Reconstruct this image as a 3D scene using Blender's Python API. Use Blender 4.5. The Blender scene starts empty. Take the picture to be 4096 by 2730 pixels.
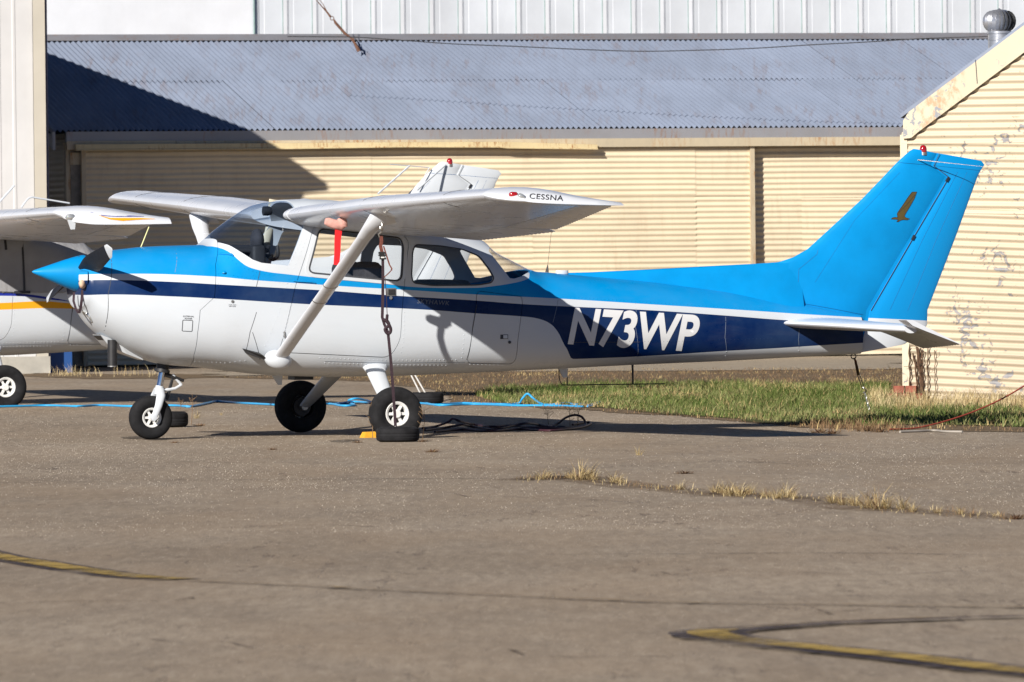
import bpy, bmesh, math, random
import numpy as np
from mathutils import Vector, Matrix, noise
random.seed(7); RNG = np.random.default_rng(11)
SC = bpy.context.scene
COL = SC.collection
R = math.radians

# ------------------------------------------------------------------ camera, sky, sun, exposure
F = 31850.0                      # focal length in photo pixels (4096 wide)
CAM_H = 1.455                    # eye height, metres
ROLL = R(0.6)
PITCH = math.atan((1365 - 1025) / F)
cd = bpy.data.cameras.new('camera'); cam = bpy.data.objects.new('camera', cd); COL.objects.link(cam)
cd.sensor_width = 36.0; cd.lens = F / 4096 * 36.0
cd.clip_start = 0.5; cd.clip_end = 4000
cam.matrix_world = Matrix.Translation((0, 0, CAM_H)) @ Matrix.Rotation(R(90) - PITCH, 4, 'X') @ Matrix.Rotation(-ROLL, 4, 'Z')
cd.dof.use_dof = True; cd.dof.focus_distance = 65.0; cd.dof.aperture_fstop = 13.0
SC.camera = cam

SUN_TRAVEL = Vector((0.356, 0.644, -0.355)).normalized()
SUN_EL = math.asin(-SUN_TRAVEL.z); SUN_AZ = math.atan2(-SUN_TRAVEL.x, -SUN_TRAVEL.y)
w = bpy.data.worlds.new('World'); SC.world = w; w.use_nodes = True
nt = w.node_tree; bgn = nt.nodes['Background']
sky = nt.nodes.new('ShaderNodeTexSky'); sky.sky_type = 'NISHITA'; sky.sun_disc = False
sky.sun_elevation = SUN_EL; sky.sun_rotation = SUN_AZ % (2 * math.pi)
sky.air_density = 0.6; sky.dust_density = 0.0; sky.ozone_density = 5.0; sky.altitude = 1600
nt.links.new(sky.outputs[0], bgn.inputs[0]); bgn.inputs[1].default_value = 0.05
sd = bpy.data.lights.new('sun', 'SUN'); sun = bpy.data.objects.new('sun', sd); COL.objects.link(sun)
sd.energy = 5.0; sd.angle = R(0.5); sd.color = (1.0, 0.94, 0.86)
sun.rotation_euler = SUN_TRAVEL.to_track_quat('-Z', 'Y').to_euler(); sun.location = (-30, -50, 40)
SC.view_settings.view_transform = 'Standard'; SC.view_settings.look = 'None'
SC.view_settings.exposure = 0.48; SC.view_settings.gamma = 1.0
SC.view_settings.use_curve_mapping = False
SC.render.engine = 'CYCLES'; SC.cycles.use_denoising = True
SC.cycles.max_bounces = 8; SC.cycles.transparent_max_bounces = 12; SC.cycles.caustics_refractive = False; SC.cycles.caustics_reflective = False

# ------------------------------------------------------------------ photo pixel -> ray -> point on a known surface
_f = Vector((0, math.cos(PITCH), -math.sin(PITCH))); _u = Vector((0, math.sin(PITCH), math.cos(PITCH)))
CAM = Vector((0, 0, CAM_H))
def ray(u, v):
    du, dv = u - 2048, v - 1365
    a = du * math.cos(ROLL) - dv * math.sin(ROLL); b = du * math.sin(ROLL) + dv * math.cos(ROLL)
    return Vector((a / F, 0, 0)) + _u * (-b / F) + _f
def ground(u, v, z=0.0):
    d = ray(u, v); return CAM + d * ((z - CAM_H) / d.z)
def at_depth(u, v, D):
    d = ray(u, v); return CAM + d * (D / d.y)
def frame_m(loc, yaw): return Matrix.Translation(loc) @ Matrix.Rotation(yaw, 4, 'Z')
def hit(M, u, v, y=0.0):
    """point of the photo's ray on the plane y = const of the frame M, in that frame's coordinates"""
    Mi = M.inverted(); o = Mi @ CAM; d = Mi.to_3x3() @ ray(u, v)
    return o + d * ((y - o.y) / d.y)

# ------------------------------------------------------------------ objects, mesh helpers
def put(o, parent=None):
    COL.objects.link(o)
    if parent is not None: o.parent = parent
    return o
def empty(name, label, cat, M=None, group=None, kind=None):
    o = put(bpy.data.objects.new(name, None)); o.empty_display_size = 0.2
    if M is not None: o.matrix_world = M
    return tag(o, label, cat, group, kind)
def tag(o, label=None, cat=None, group=None, kind=None):
    if label: o['label'] = label
    if cat: o['category'] = cat
    if group: o['group'] = group
    if kind: o['kind'] = kind
    return o
def mesh_from(vf, name='m', smooth=35):
    v, f = vf
    me = bpy.data.meshes.new(name); me.from_pydata([tuple(p) for p in v], [], f); me.validate()
    finish(me, smooth); return me
def finish(me, smooth=35):
    bm = bmesh.new(); bm.from_mesh(me); bmesh.ops.recalc_face_normals(bm, faces=bm.faces); bm.to_mesh(me); bm.free()
    if smooth:
        me.polygons.foreach_set('use_smooth', [True] * len(me.polygons))
        if smooth < 180: me.set_sharp_from_angle(angle=R(smooth))
    me.update()
def mk(name, vf, mat, parent=None, smooth=35, label=None, M=None):
    me = vf if isinstance(vf, bpy.types.Mesh) else mesh_from(vf, name, smooth)
    o = put(bpy.data.objects.new(name, me), parent)
    if mat is not None and not me.materials: me.materials.append(mat)
    if label: o['label'] = label
    if M is not None: o.matrix_basis = M
    return o
def join(*parts):
    V, Fc = [], []
    for v, f in parts:
        n = len(V); V += list(v); Fc += [tuple(i + n for i in q) for q in f]
    return V, Fc
def box(x0, x1, y0, y1, z0, z1):
    v = [(x, y, z) for x in (x0, x1) for y in (y0, y1) for z in (z0, z1)]
    return v, [(0,1,3,2),(4,6,7,5),(0,4,5,1),(2,3,7,6),(0,2,6,4),(1,5,7,3)]
def loft(rings, cap=True, closed=True):
    n = len(rings[0]); V = [tuple(p) for r in rings for p in r]; Fc = []
    for i in range(len(rings) - 1):
        for j in range(n if closed else n - 1):
            k = (j + 1) % n
            Fc.append((i*n+j, i*n+k, (i+1)*n+k, (i+1)*n+j))
    if cap and closed:
        Fc.append(tuple(range(n))[::-1]); b = (len(rings)-1)*n; Fc.append(tuple(range(b, b+n)))
    return V, Fc
def tube(path, r, n=8, flat=1.0, up=(0,0,1), cap=True):
    """round (or flattened) tube along a path; r is one radius or one per point"""
    path = [Vector(p) for p in path]; m = len(path)
    rr = r if isinstance(r, (list, tuple)) else [r] * m
    rings = []; ref = Vector(up)
    for i, p in enumerate(path):
        t = (path[min(i+1, m-1)] - path[max(i-1, 0)]).normalized()
        a = ref - t * ref.dot(t)
        if a.length < 1e-4: a = Vector((1, 0, 0)) - t * t.x
        a.normalize(); b = t.cross(a); ref = a
        rings.append([p + a * math.cos(2*math.pi*k/n) * rr[i] + b * math.sin(2*math.pi*k/n) * rr[i] * flat for k in range(n)])
    return loft(rings, cap)
def spline(pts, k=6):
    """Catmull-Rom through points"""
    P = [Vector(p) for p in pts]; out = []
    for i in range(len(P) - 1):
        p0, p1, p2, p3 = P[max(i-1, 0)], P[i], P[i+1], P[min(i+2, len(P)-1)]
        for j in range(k):
            t = j / k
            out.append(0.5*((2*p1) + (p2-p0)*t + (2*p0-5*p1+4*p2-p3)*t*t + (3*p1-p0-3*p2+p3)*t**3))
    out.append(P[-1]); return out
def lathe(prof, axis='Z', n=32, center=(0,0,0), cap=True):
    """prof: list of (radius, height)"""
    rings = []
    for r, h in prof:
        ring = []
        for k in range(n):
            a = 2*math.pi*k/n; c, s = r*math.cos(a), r*math.sin(a)
            p = {'Z': (c, s, h), 'Y': (c, h, s), 'X': (h, c, s)}[axis]
            ring.append((p[0]+center[0], p[1]+center[1], p[2]+center[2]))
        rings.append(ring)
    return loft(rings, cap)
def prism(poly, y0, y1):
    """polygon in x,z extruded along y"""
    return loft([[(x, y0, z) for x, z in poly], [(x, y1, z) for x, z in poly]])
def transform(vf, M): return [tuple(M @ Vector(p)) for p in vf[0]], vf[1]
def dome(c, r, h, n=12, m=5, axis='Z'):
    prof = [(r*math.cos(a), h*math.sin(a)) for a in [math.pi/2*i/m for i in range(m)]] + [(r*0.04, h)]
    return lathe(prof, axis, n, c)
def boolean(a, b, op):
    oa = bpy.data.objects.new('_a', a); ob = bpy.data.objects.new('_b', b)
    COL.objects.link(oa); COL.objects.link(ob)
    md = oa.modifiers.new('b', 'BOOLEAN'); md.operation = op; md.object = ob
    try: md.solver = 'MANIFOLD'
    except Exception: md.solver = 'EXACT'
    dg = bpy.context.evaluated_depsgraph_get(); dg.update()
    me = bpy.data.meshes.new_from_object(oa.evaluated_get(dg))
    if len(me.polygons) == 0 and md.solver == 'MANIFOLD':
        md.solver = 'EXACT'; dg.update(); me = bpy.data.meshes.new_from_object(oa.evaluated_get(dg))
    bpy.data.objects.remove(oa); bpy.data.objects.remove(ob)
    return me
def raw(vf):
    me = bpy.data.meshes.new('r'); me.from_pydata([tuple(p) for p in vf[0]], [], vf[1]); me.validate()
    bm = bmesh.new(); bm.from_mesh(me); bmesh.ops.recalc_face_normals(bm, faces=bm.faces)
    bmesh.ops.triangulate(bm, faces=[f for f in bm.faces if len(f.verts) > 4]); bm.to_mesh(me); bm.free()
    return me
def smooth_only(me, ang=32):
    me.polygons.foreach_set('use_smooth', [True]*len(me.polygons)); me.set_sharp_from_angle(angle=R(ang)); me.update(); return me
def offset_poly(poly, d):
    n = len(poly); area = sum(poly[i][0]*poly[(i+1)%n][1]-poly[(i+1)%n][0]*poly[i][1] for i in range(n)); s = 1 if area > 0 else -1
    out = []
    for i in range(n):
        a, b, c = Vector(poly[i-1]), Vector(poly[i]), Vector(poly[(i+1)%n])
        e1 = (b-a).normalized(); e2 = (c-b).normalized()
        n1 = Vector((e1.y, -e1.x))*s; n2 = Vector((e2.y, -e2.x))*s
        m = (n1+n2); m = m.normalized() if m.length > 1e-6 else n1
        k = d/max(0.5, m.dot(n1)); out.append((b.x+m.x*k, b.y+m.y*k))
    return out
def round_poly(poly, r, k=5):
    out = []; n = len(poly); rs = r if isinstance(r, (list, tuple)) else [r]*n
    for i in range(n):
        a, b, c = Vector(poly[i-1]), Vector(poly[i]), Vector(poly[(i+1)%n])
        rr = min(rs[i], (a-b).length*0.45, (c-b).length*0.45)
        if rr < 1e-4: out.append((b.x, b.y)); continue
        p = b+(a-b).normalized()*rr; q = b+(c-b).normalized()*rr
        for j in range(k+1):
            t = j/k; v = p*(1-t)**2+b*2*t*(1-t)+q*t*t; out.append((v.x, v.y))
    return out

# ------------------------------------------------------------------ materials
class NT:
    def __init__(s, name):
        s.m = bpy.data.materials.new(name); s.m.use_nodes = True; s.t = s.m.node_tree
        s.b = s.t.nodes['Principled BSDF']; s.out = s.t.nodes['Material Output']
    def n(s, typ, **kw):
        nd = s.t.nodes.new(typ)
        for k, v in kw.items(): setattr(nd, k, v)
        return nd
    def l(s, a, b): s.t.links.new(a, b)
    def coord(s, which='Object'): return s.n('ShaderNodeTexCoord').outputs[which]
    def mapv(s, vec, scale=(1,1,1), loc=(0,0,0), rot=(0,0,0)):
        m = s.n('ShaderNodeMapping'); s.l(vec, m.inputs[0])
        m.inputs['Scale'].default_value = scale; m.inputs['Location'].default_value = loc; m.inputs['Rotation'].default_value = rot
        return m.outputs[0]
    def noise(s, vec, scale, detail=4, rough=0.55, dist=0.0):
        t = s.n('ShaderNodeTexNoise'); s.l(vec, t.inputs['Vector'])
        t.inputs['Scale'].default_value = scale; t.inputs['Detail'].default_value = detail
        t.inputs['Roughness'].default_value = rough; t.inputs['Distortion'].default_value = dist
        return t.outputs['Fac']
    def voro(s, vec, scale, feature='F1', out='Distance', rnd=1.0):
        t = s.n('ShaderNodeTexVoronoi', feature=feature); s.l(vec, t.inputs['Vector']); t.inputs['Scale'].default_value = scale
        t.inputs['Randomness'].default_value = rnd
        return t.outputs[out]
    def ramp(s, fac, stops, interp='LINEAR'):
        r = s.n('ShaderNodeValToRGB'); r.color_ramp.interpolation = interp; e = r.color_ramp.elements
        while len(e) < len(stops): e.new(0.5)
        for i, (p, c) in enumerate(stops):
            e[i].position = p; c = c if isinstance(c, (tuple, list)) else (c, c, c); e[i].color = (*c[:3], 1)
        s.l(fac, r.inputs[0]); return r.outputs[0]
    def mix(s, fac, a, b, mode='MIX'):
        m = s.n('ShaderNodeMix', data_type='RGBA', blend_type=mode)
        for sock, val in ((m.inputs[0], fac), (m.inputs[6], a), (m.inputs[7], b)):
            if hasattr(val, 'is_output'): s.l(val, sock)
            elif isinstance(val, (tuple, list)): sock.default_value = (*val[:3], 1)
            else: sock.default_value = val
        return m.outputs[2]
    def math(s, op, a, b=None, c=None, clamp=False):
        m = s.n('ShaderNodeMath', operation=op); m.use_clamp = clamp
        for i, val in enumerate((a, b, c)):
            if val is None: continue
            if hasattr(val, 'is_output'): s.l(val, m.inputs[i])
            else: m.inputs[i].default_value = val
        return m.outputs[0]
    def bump(s, h, strength=0.3, dist=0.01):
        b = s.n('ShaderNodeBump'); s.l(h, b.inputs['Height']); b.inputs['Strength'].default_value = strength
        b.inputs['Distance'].default_value = dist; s.l(b.outputs[0], s.b.inputs['Normal']); return b
    def set(s, color=None, rough=None, metal=None, spec=None):
        for key, val in (('Base Color', color), ('Roughness', rough), ('Metallic', metal), ('Specular IOR Level', spec)):
            if val is None: continue
            i = s.b.inputs[key]
            if hasattr(val, 'is_output'): s.l(val, i)
            elif isinstance(val, (tuple, list)): i.default_value = (*val[:3], 1)
            else: i.default_value = val
        return s
def plain(name, color, rough=0.5, metal=0.0, var=0.12, vscale=6.0, spec=None, bump=0.0, bscale=60.0, coat=0.0):
    m = NT(name); c = m.coord()
    f = m.noise(c, vscale, 5, 0.6)
    lo = tuple(x*(1-var) for x in color); hi = tuple(min(1, x*(1+var)) for x in color)
    m.set(m.ramp(f, [(0.3, lo), (0.7, hi)]), None, metal, spec)
    m.l(m.math('MULTIPLY_ADD', m.noise(c, vscale*2.3, 4), 0.24, rough-0.12, clamp=True), m.b.inputs['Roughness'])
    if bump: m.bump(m.noise(c, bscale, 4), bump, 0.004)
    if coat: m.b.inputs['Coat Weight'].default_value = coat; m.b.inputs['Coat Roughness'].default_value = 0.12
    return m.m
# ------------------------------------------------------------------ paints and aircraft materials
WHITE_C = (0.575, 0.61, 0.65)
M_WHITE = plain('white_paint', WHITE_C, 0.32, var=0.03, vscale=3, coat=0.25)
M_WING = plain('wing_white_paint', (0.63, 0.655, 0.70), 0.30, var=0.02, vscale=2, coat=0.3)
M_TIRE = plain('tire_rubber', (0.013, 0.013, 0.0145), 0.85, var=0.4, vscale=14, bump=0.15, bscale=90, spec=.25)
M_RIM = plain('wheel_metal', (0.72, 0.72, 0.70), 0.35, var=0.12, vscale=30)
M_DARK = plain('dark_metal', (0.02, 0.02, 0.022), 0.5, var=0.3, vscale=20)
M_CHROME = plain('chrome', (0.75, 0.75, 0.78), 0.12, metal=1.0, var=0.05)
M_STEEL = plain('dull_steel', (0.45, 0.44, 0.42), 0.4, metal=0.9, var=0.2, vscale=20)
M_BLINE = plain('blue_panel_line', (0.0, 0.085, 0.26), 0.6, var=0.1)
M_SEAL = plain('seam_shadow', (0.05, 0.055, 0.065), 0.8, var=0.1)
M_BEIGE = plain('interior_trim', (0.55, 0.50, 0.38), 0.7, var=0.15, vscale=8)
M_SEAT = plain('dark_seat_fabric', (0.03, 0.03, 0.036), 0.9, var=0.3, vscale=25)
M_PANEL = plain('instrument_panel_black', (0.015, 0.015, 0.017), 0.7, var=0.2)
M_REDG = plain('red_lens', (0.33, 0.008, 0.012), 0.08, var=0.1, coat=1.0)
M_CLEAR = plain('clear_lamp_lens', (0.6, 0.62, 0.62), 0.08, metal=0.6, var=0.2, vscale=40)
M_REDCLOTH = plain('red_ribbon', (0.72, 0.012, 0.018), 0.8, var=0.08, vscale=14)
M_PINK = plain('faded_red_canvas', (0.62, 0.33, 0.28), 0.9, var=0.18, vscale=30)
M_BLACKPROP = plain('prop_black', (0.012, 0.0125, 0.016), 0.6, var=0.15, vscale=12, spec=.25)
M_WEB = plain('dark_webbing', (0.035, 0.018, 0.026), 0.85, var=0.3, vscale=60)
M_BROWNWEB = plain('faded_webbing', (0.16, 0.05, 0.035), 0.85, var=0.3, vscale=60)
M_GOLD = plain('gold_decal', (0.10, 0.072, 0.022), 0.4, var=0.12, vscale=25)
M_LETTERW = plain('white_lettering', (0.70, 0.71, 0.72), 0.35, var=0.02)
M_LETTERK = plain('black_lettering', (0.03, 0.03, 0.035), 0.4, var=0.1)
M_LETTERG = plain('faded_lettering', (0.12, 0.14, 0.19), 0.5, var=0.1)
M_BLUEP = plain('light_blue_paint', (0.002, 0.25, 0.60), 0.40, var=0.11, vscale=2.6, spec=.2)

def glass(name, tint=(0.93, 0.95, 0.96), rough=0.02):
    m = NT(name); t = m.t; t.nodes.remove(m.b)
    tr = m.n('ShaderNodeBsdfTransparent'); tr.inputs[0].default_value = (*tint, 1)
    gl = m.n('ShaderNodeBsdfGlossy'); gl.inputs['Roughness'].default_value = rough
    fr = m.n('ShaderNodeFresnel'); fr.inputs[0].default_value = 1.5
    geo = m.n('ShaderNodeNewGeometry')
    fac = m.math('MULTIPLY', fr.outputs[0], m.math('SUBTRACT', 1.0, geo.outputs['Backfacing']))
    mx = m.n('ShaderNodeMixShader'); m.l(fac, mx.inputs[0]); m.l(tr.outputs[0], mx.inputs[1]); m.l(gl.outputs[0], mx.inputs[2])
    m.l(mx.outputs[0], m.out.inputs[0]); return m.m
M_GLASS = glass('window_glass', (0.975, 0.98, 0.98))
M_WSGLASS = glass('windshield_glass', (0.90, 0.94, 0.985), 0.015)

def striped(name, xr, zr, curves, top, regions, rough=0.3, weather=0.07):
    """paint split along the fuselage by boundary curves z(x); regions: (upper curve or None, lower curve or None, colour)"""
    m = NT(name); sep = m.n('ShaderNodeSeparateXYZ'); c = m.coord(); m.l(c, sep.inputs[0])
    fx = m.math('DIVIDE', m.math('SUBTRACT', sep.outputs[0], xr[0]), xr[1]-xr[0], clamp=True)
    fz = m.math('DIVIDE', m.math('SUBTRACT', sep.outputs[2], zr[0]), zr[1]-zr[0])
    val = {}
    for key, pts in curves.items():
        n = m.n('ShaderNodeFloatCurve'); cm = n.mapping; cu = cm.curves[0]
        pts = sorted(((x-xr[0])/(xr[1]-xr[0]), (z-zr[0])/(zr[1]-zr[0])) for x, z in pts)
        while len(cu.points) < len(pts): cu.points.new(0.5, 0.5)
        for p, q in zip(cu.points, pts): p.location = q; p.handle_type = 'AUTO_CLAMPED'
        cm.update(); m.l(fx, n.inputs['Value']); n.inputs['Factor'].default_value = 1.0
        val[key] = n.outputs[0]
    col = m.mix(0.0, WHITE_C, WHITE_C)
    for up, lo, rgb in regions:
        f = None
        if up: f = m.math('LESS_THAN', fz, val[up])
        if lo:
            g = m.math('GREATER_THAN', fz, val[lo]); f = g if f is None else m.math('MULTIPLY', f, g)
        col = m.mix(f, col, rgb)
    nz = m.noise(c, 2.2, 6, 0.62); fade = m.ramp(nz, [(0.35, 0.0), (0.75, 1.0)])
    col = m.mix(m.math('MULTIPLY', fade, weather), col, (0.30, 0.50, 0.66))
    dirt = m.noise(m.mapv(c, (1.2, 1, 5)), 3, 5, 0.6)
    col = m.mix(m.math('MULTIPLY', m.ramp(dirt, [(0.52, 0), (0.8, 1)]), 0.05), col, (0.28, 0.25, 0.22))
    m.set(col, rough, 0.0)
    m.b.inputs['Specular IOR Level'].default_value = 0.12
    m.l(m.math('MULTIPLY_ADD', nz, 0.2, rough-0.1), m.b.inputs['Roughness'])
    m.bump(m.noise(m.mapv(c, (1, 1, 1.6)), 4.0, 3, 0.5), 0.10, 0.02)
    return m.m

# ------------------------------------------------------------------ the airplane's own frame: x aft, y to its right wing, z up, origin on the ground between the main wheels
YAW = R(18.95)
PM = frame_m((-1.348, 65.0, 0.0), YAW) @ Matrix.Rotation(R(0.48), 4, 'X')
def P(u, v, y=0.0): return hit(PM, u, v, y)

from mathutils.bvhtree import BVHTree
def on_mesh(o, off=.002, M=None):
    """photo pixel -> point where its ray meets this object's surface, in the airplane's frame"""
    M = M or PM; me = o.data; bv = BVHTree.FromPolygons([v.co[:] for v in me.vertices], [tuple(p.vertices) for p in me.polygons]); Mi = M.inverted(); oo = Mi @ CAM
    def f(u, v):
        d = (Mi.to_3x3() @ ray(u, v)).normalized(); loc, n, i, t = bv.ray_cast(oo, d)
        if loc is None: loc, n, i, t = bv.find_nearest(hit(M, u, v, -5.2 if 'wing' in o.name else -.05))
        if n.dot(d) > 0: n = -n
        return loc+n*off
    return f
def surf_line(name, o, px, r, mat, parent, k=10, M=None):
    f = on_mesh(o, r*.3, M); pts = []
    for a, b in zip(px[:-1], px[1:]): pts += [f(a[0]+(b[0]-a[0])*i/k, a[1]+(b[1]-a[1])*i/k) for i in range(k)]
    pts.append(f(*px[-1])); return mk(name, tube(pts, r, 5), mat, parent)

TOP = [(318,1056),(332,1041),(350,1029),(380,1016),(415,1006),(563,989),(638,985),(740,982),(806,981),(824,970),(876,918),(944,867),(1002,828),(1046,810),(1114,801),(1199,797),(1300,800),(1500,822),(1700,874),(1904,958),(1953,1001),(2038,1043),(2116,1083),(2140,1088),(2184,1090),(2222,1094),(2600,1128),(2900,1163),(3188,1211),(3440,1262)]
BOT = [(318,1222),(330,1262),(350,1296),(390,1334),(430,1366),(486,1401),(559,1433),(607,1450),(653,1460),(730,1466),(800,1471),(900,1484),(985,1494),(1091,1503),(1240,1507),(1380,1507),(1580,1504),(1900,1490),(2230,1475),(2539,1460),(2900,1445),(3100,1434),(3297,1424),(3440,1416)]
WID = [(318,.30),(335,.345),(365,.385),(420,.425),(520,.47),(700,.525),(850,.55),(1100,.565),(1500,.565),(1750,.55),(2000,.50),(2200,.44),(2600,.345),(3000,.235),(3300,.145),(3440,.07)]
LOWP = [(318,2.2),(600,2.4),(900,3.0),(1200,3.4),(1900,3.2),(2400,2.6),(3440,2.3)]
UPQ = [(318,2.4),(800,2.7),(950,2.9),(1200,3.3),(1800,3.0),(2150,2.4),(2600,2.1),(3440,2.0)]
MID = [(318,.50),(850,.50),(1100,.42),(1700,.42),(2150,.5),(3440,.55)]
def _tab(pts, f): 
    a = np.array([f(p) for p in pts]); return a[:, 0], a[:, 1]
_tx, _tz = _tab(TOP, lambda p: (P(*p).x, P(*p).z)); _bx, _bz = _tab(BOT, lambda p: (P(*p).x, P(*p).z))
def _ux(pts): return np.array([P(u, 1200).x for u, _ in pts]), np.array([w_ for _, w_ in pts])
X_NOSE = float(max(_tx[0], _bx[0])); X_TAIL = float(min(_tx[-1], _bx[-1]))
_gx = np.linspace(X_NOSE, X_TAIL, 700)
def _sm(v, s):
    k = int(s*3)+1; g = np.exp(-0.5*(np.arange(-k, k+1)/s)**2); g /= g.sum()
    return np.convolve(np.pad(v, k, mode='edge'), g, mode='valid')
G_T = _sm(np.interp(_gx, _tx, _tz), 1.6); G_B = _sm(np.interp(_gx, _bx, _bz), 3)
G_W = _sm(np.interp(_gx, *_ux(WID)), 8); G_P = _sm(np.interp(_gx, *_ux(LOWP)), 8); G_Q = _sm(np.interp(_gx, *_ux(UPQ)), 8); G_M = _sm(np.interp(_gx, *_ux(MID)), 8)
def fus(x):
    return [float(np.interp(x, _gx, g)) for g in (G_T, G_B, G_W, G_P, G_Q, G_M)]
def side(x, z):
    t, b, w_, p, q, m = fus(x); zm = b+m*(t-b)
    if z >= zm: k = min(1.0, (z-zm)/(t-zm)); return w_*(max(0.0, 1-k**q))**(1/q)
    k = min(1.0, (zm-z)/(zm-b)); return w_*(max(0.0, 1-k**p))**(1/p)
def S(u, v, off=0.0):
    """photo pixel -> point on the fuselage's near side"""
    y = 0.5
    for _ in range(8):
        h = P(u, v, -y); y = 0.5*y+0.5*side(h.x, h.z)
    h = P(u, v, -y); return Vector((h.x, -side(h.x, h.z)-off, h.z))
def SX(u, v): s = S(u, v); return (s.x, s.z)
def section(x, off=0.0, n=72):
    t, b, w_, p, q, m = fus(x); t -= off; b += off; w_ = max(0.02, w_-off); zm = b+m*(t-b); out = []
    for i in range(n):
        a = 2*math.pi*i/n; c, s = math.cos(a), math.sin(a); e = q if s >= 0 else p
        # even spacing: blend the superellipse angle
        yy = math.copysign(abs(c)**(2/e), c)*w_; zz = zm+math.copysign(abs(s)**(2/e), s)*((t-zm) if s >= 0 else (zm-b))
        out.append((x, yy, zz))
    return out
def scaled(ring, k, dx):
    cy = sum(p[1] for p in ring)/len(ring); cz = sum(p[2] for p in ring)/len(ring)
    return [(p[0]+dx, cy+(p[1]-cy)*k, cz+(p[2]-cz)*k) for p in ring]
XS = list(np.linspace(X_NOSE, X_NOSE+0.25, 10))+list(np.linspace(X_NOSE+0.28, 1.75, 95))+list(np.linspace(1.82, X_TAIL, 40))
def body_loft(off=0.0, x0=None, x1=None):
    xs = [x for x in XS if (x0 is None or x >= x0) and (x1 is None or x <= x1)]
    if x0 is not None: xs = [x0]+xs
    if x1 is not None: xs = xs+[x1]
    rings = [section(x, off) for x in xs]
    if x0 is None: rings = [scaled(rings[0], 0.80, -0.035), scaled(rings[0], 0.93, -0.022)]+rings
    return loft(rings)

XR = (X_NOSE-0.1, X_TAIL+0.1); ZR = (0.3, 2.2)
CURV = {
 'A': [(XR[0], 2.19), (S(790,990).x, 2.19)] + [SX(*p) for p in [(812,984),(850,987),(890,996),(931,1020),(961,1047),(995,1069),(1026,1079),(1080,1090),(1148,1098),(1200,1104),(1298,1115),(1376,1123),(1525,1134),(1617,1146),(1780,1153),(1900,1152),(1968,1146),(2042,1135),(2094,1123),(2118,1111)]] + [(S(2132,1100).x, 1.62), (S(2140,1100).x, 2.19), (XR[1], 2.19)],
 'B': [SX(*p) for p in [(360,1098),(395,1097),(482,1096),(842,1106),(1026,1122),(1200,1134),(1420,1149),(1617,1160),(1907,1179),(2248,1196),(2600,1218),(3000,1243),(3191,1256)]] + [(P(3466,1272).x, P(3466,1272).z)],
 'C': [SX(*p) for p in [(360,1122),(395,1121),(700,1129),(857,1138),(1125,1153),(1286,1162),(1529,1180),(1650,1188),(1902,1203),(2084,1217),(2295,1228),(2600,1242),(2900,1263),(3134,1281)]] + [(P(3440,1297).x, P(3440,1297).z)],
 'D': [SX(*p) for p in [(335,1182),(427,1179),(700,1187),(857,1195),(1240,1218),(1529,1231),(1724,1241),(1897,1254),(2080,1266),(2130,1271),(2165,1279),(2197,1293),(2230,1326),(2257,1381),(2277,1410),(2287,1437),(2330,1436),(2567,1426),(2900,1405),(3100,1394),(3256,1384),(3420,1374)]]}
BLUE = (0.0005, 0.25, 0.60); NAVY = (0.0, 0.013, 0.078)
M_FUS = striped('two_tone_blue_paint', XR, ZR, CURV, 2.2, [('A', 'B', BLUE), ('C', 'D', NAVY)])

# ------------------------------------------------------------------ the main airplane
plane = empty('light_airplane', 'high wing airplane with light blue top, navy stripe and N73WP lettering', 'airplane', PM)

O_ = raw(body_loft(0.0)); I_ = raw(body_loft(0.02, X_NOSE+0.12, X_TAIL-0.25))
for me in (O_, I_): me.materials.append(M_FUS); me.materials.append(M_BEIGE)
I_.polygons.foreach_set('material_index', [1]*len(I_.polygons))
shell = boolean(O_, I_, 'DIFFERENCE')
glassshell = boolean(raw(body_loft(0.006, X_NOSE+0.10, X_TAIL-0.2)), raw(body_loft(0.011, X_NOSE+0.11, X_TAIL-0.22)), 'DIFFERENCE')

def pp(lst):
    return [SX(u, v) if k is None else (P(u, v, k).x, P(u, v, k).z) for u, v, k in lst]
WS = pp([(816,968,0.0),(876,971,None),(917,982,None),(961,1008,None),(1012,1040,None),(1046,1052,None),(1153,1064,None),(1219,890,None),(1180,835,None),(1128,770,0.0),(1000,760,0.0),(800,930,0.0)])
DW = round_poly(pp([(1279,918,None),(1598,955,None),(1609,985,None),(1602,1122,None),(1236,1088,None)]), [.05,.05,.03,.05,.05])
RW = round_poly(pp([(1662,981,None),(1760,986,None),(1850,1000,None),(1915,1026,None),(1960,1085,None),(1974,1114,None),(1964,1130,None),(1910,1139,None),(1730,1141,None),(1655,1131,None),(1648,1105,None),(1652,1010,None)]), .03)
AW = pp([(1955,1006,None),(2040,1114,None),(2060,1116,None),(2088,1107,None),(2108,1096,None),(2122,1075,0.0),(2100,1040,0.0),(1940,950,0.0)])
DOOR = round_poly(pp([(1256,903,None),(1612,936,None),(1634,972,None),(1622,1060,None),(1607,1250,None),(1600,1360,None),(1560,1430,None),(1140,1410,None),(1120,1395,None),(1168,1214,None),(1184,1142,None)]), [.05,.06,.02,.05,.02,.05,.1,.03,.03,.05,.05])
BAG = round_poly(pp([(1907,1165,None),(2086,1188,None),(2089,1215,None),(2070,1359,None),(2055,1456,None),(1866,1453,None),(1890,1315,None),(1907,1216,None)]), .05)
def cut(poly, y0, y1): return raw(prism(poly, y0, y1))

XF = S(856, 1130).x
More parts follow.
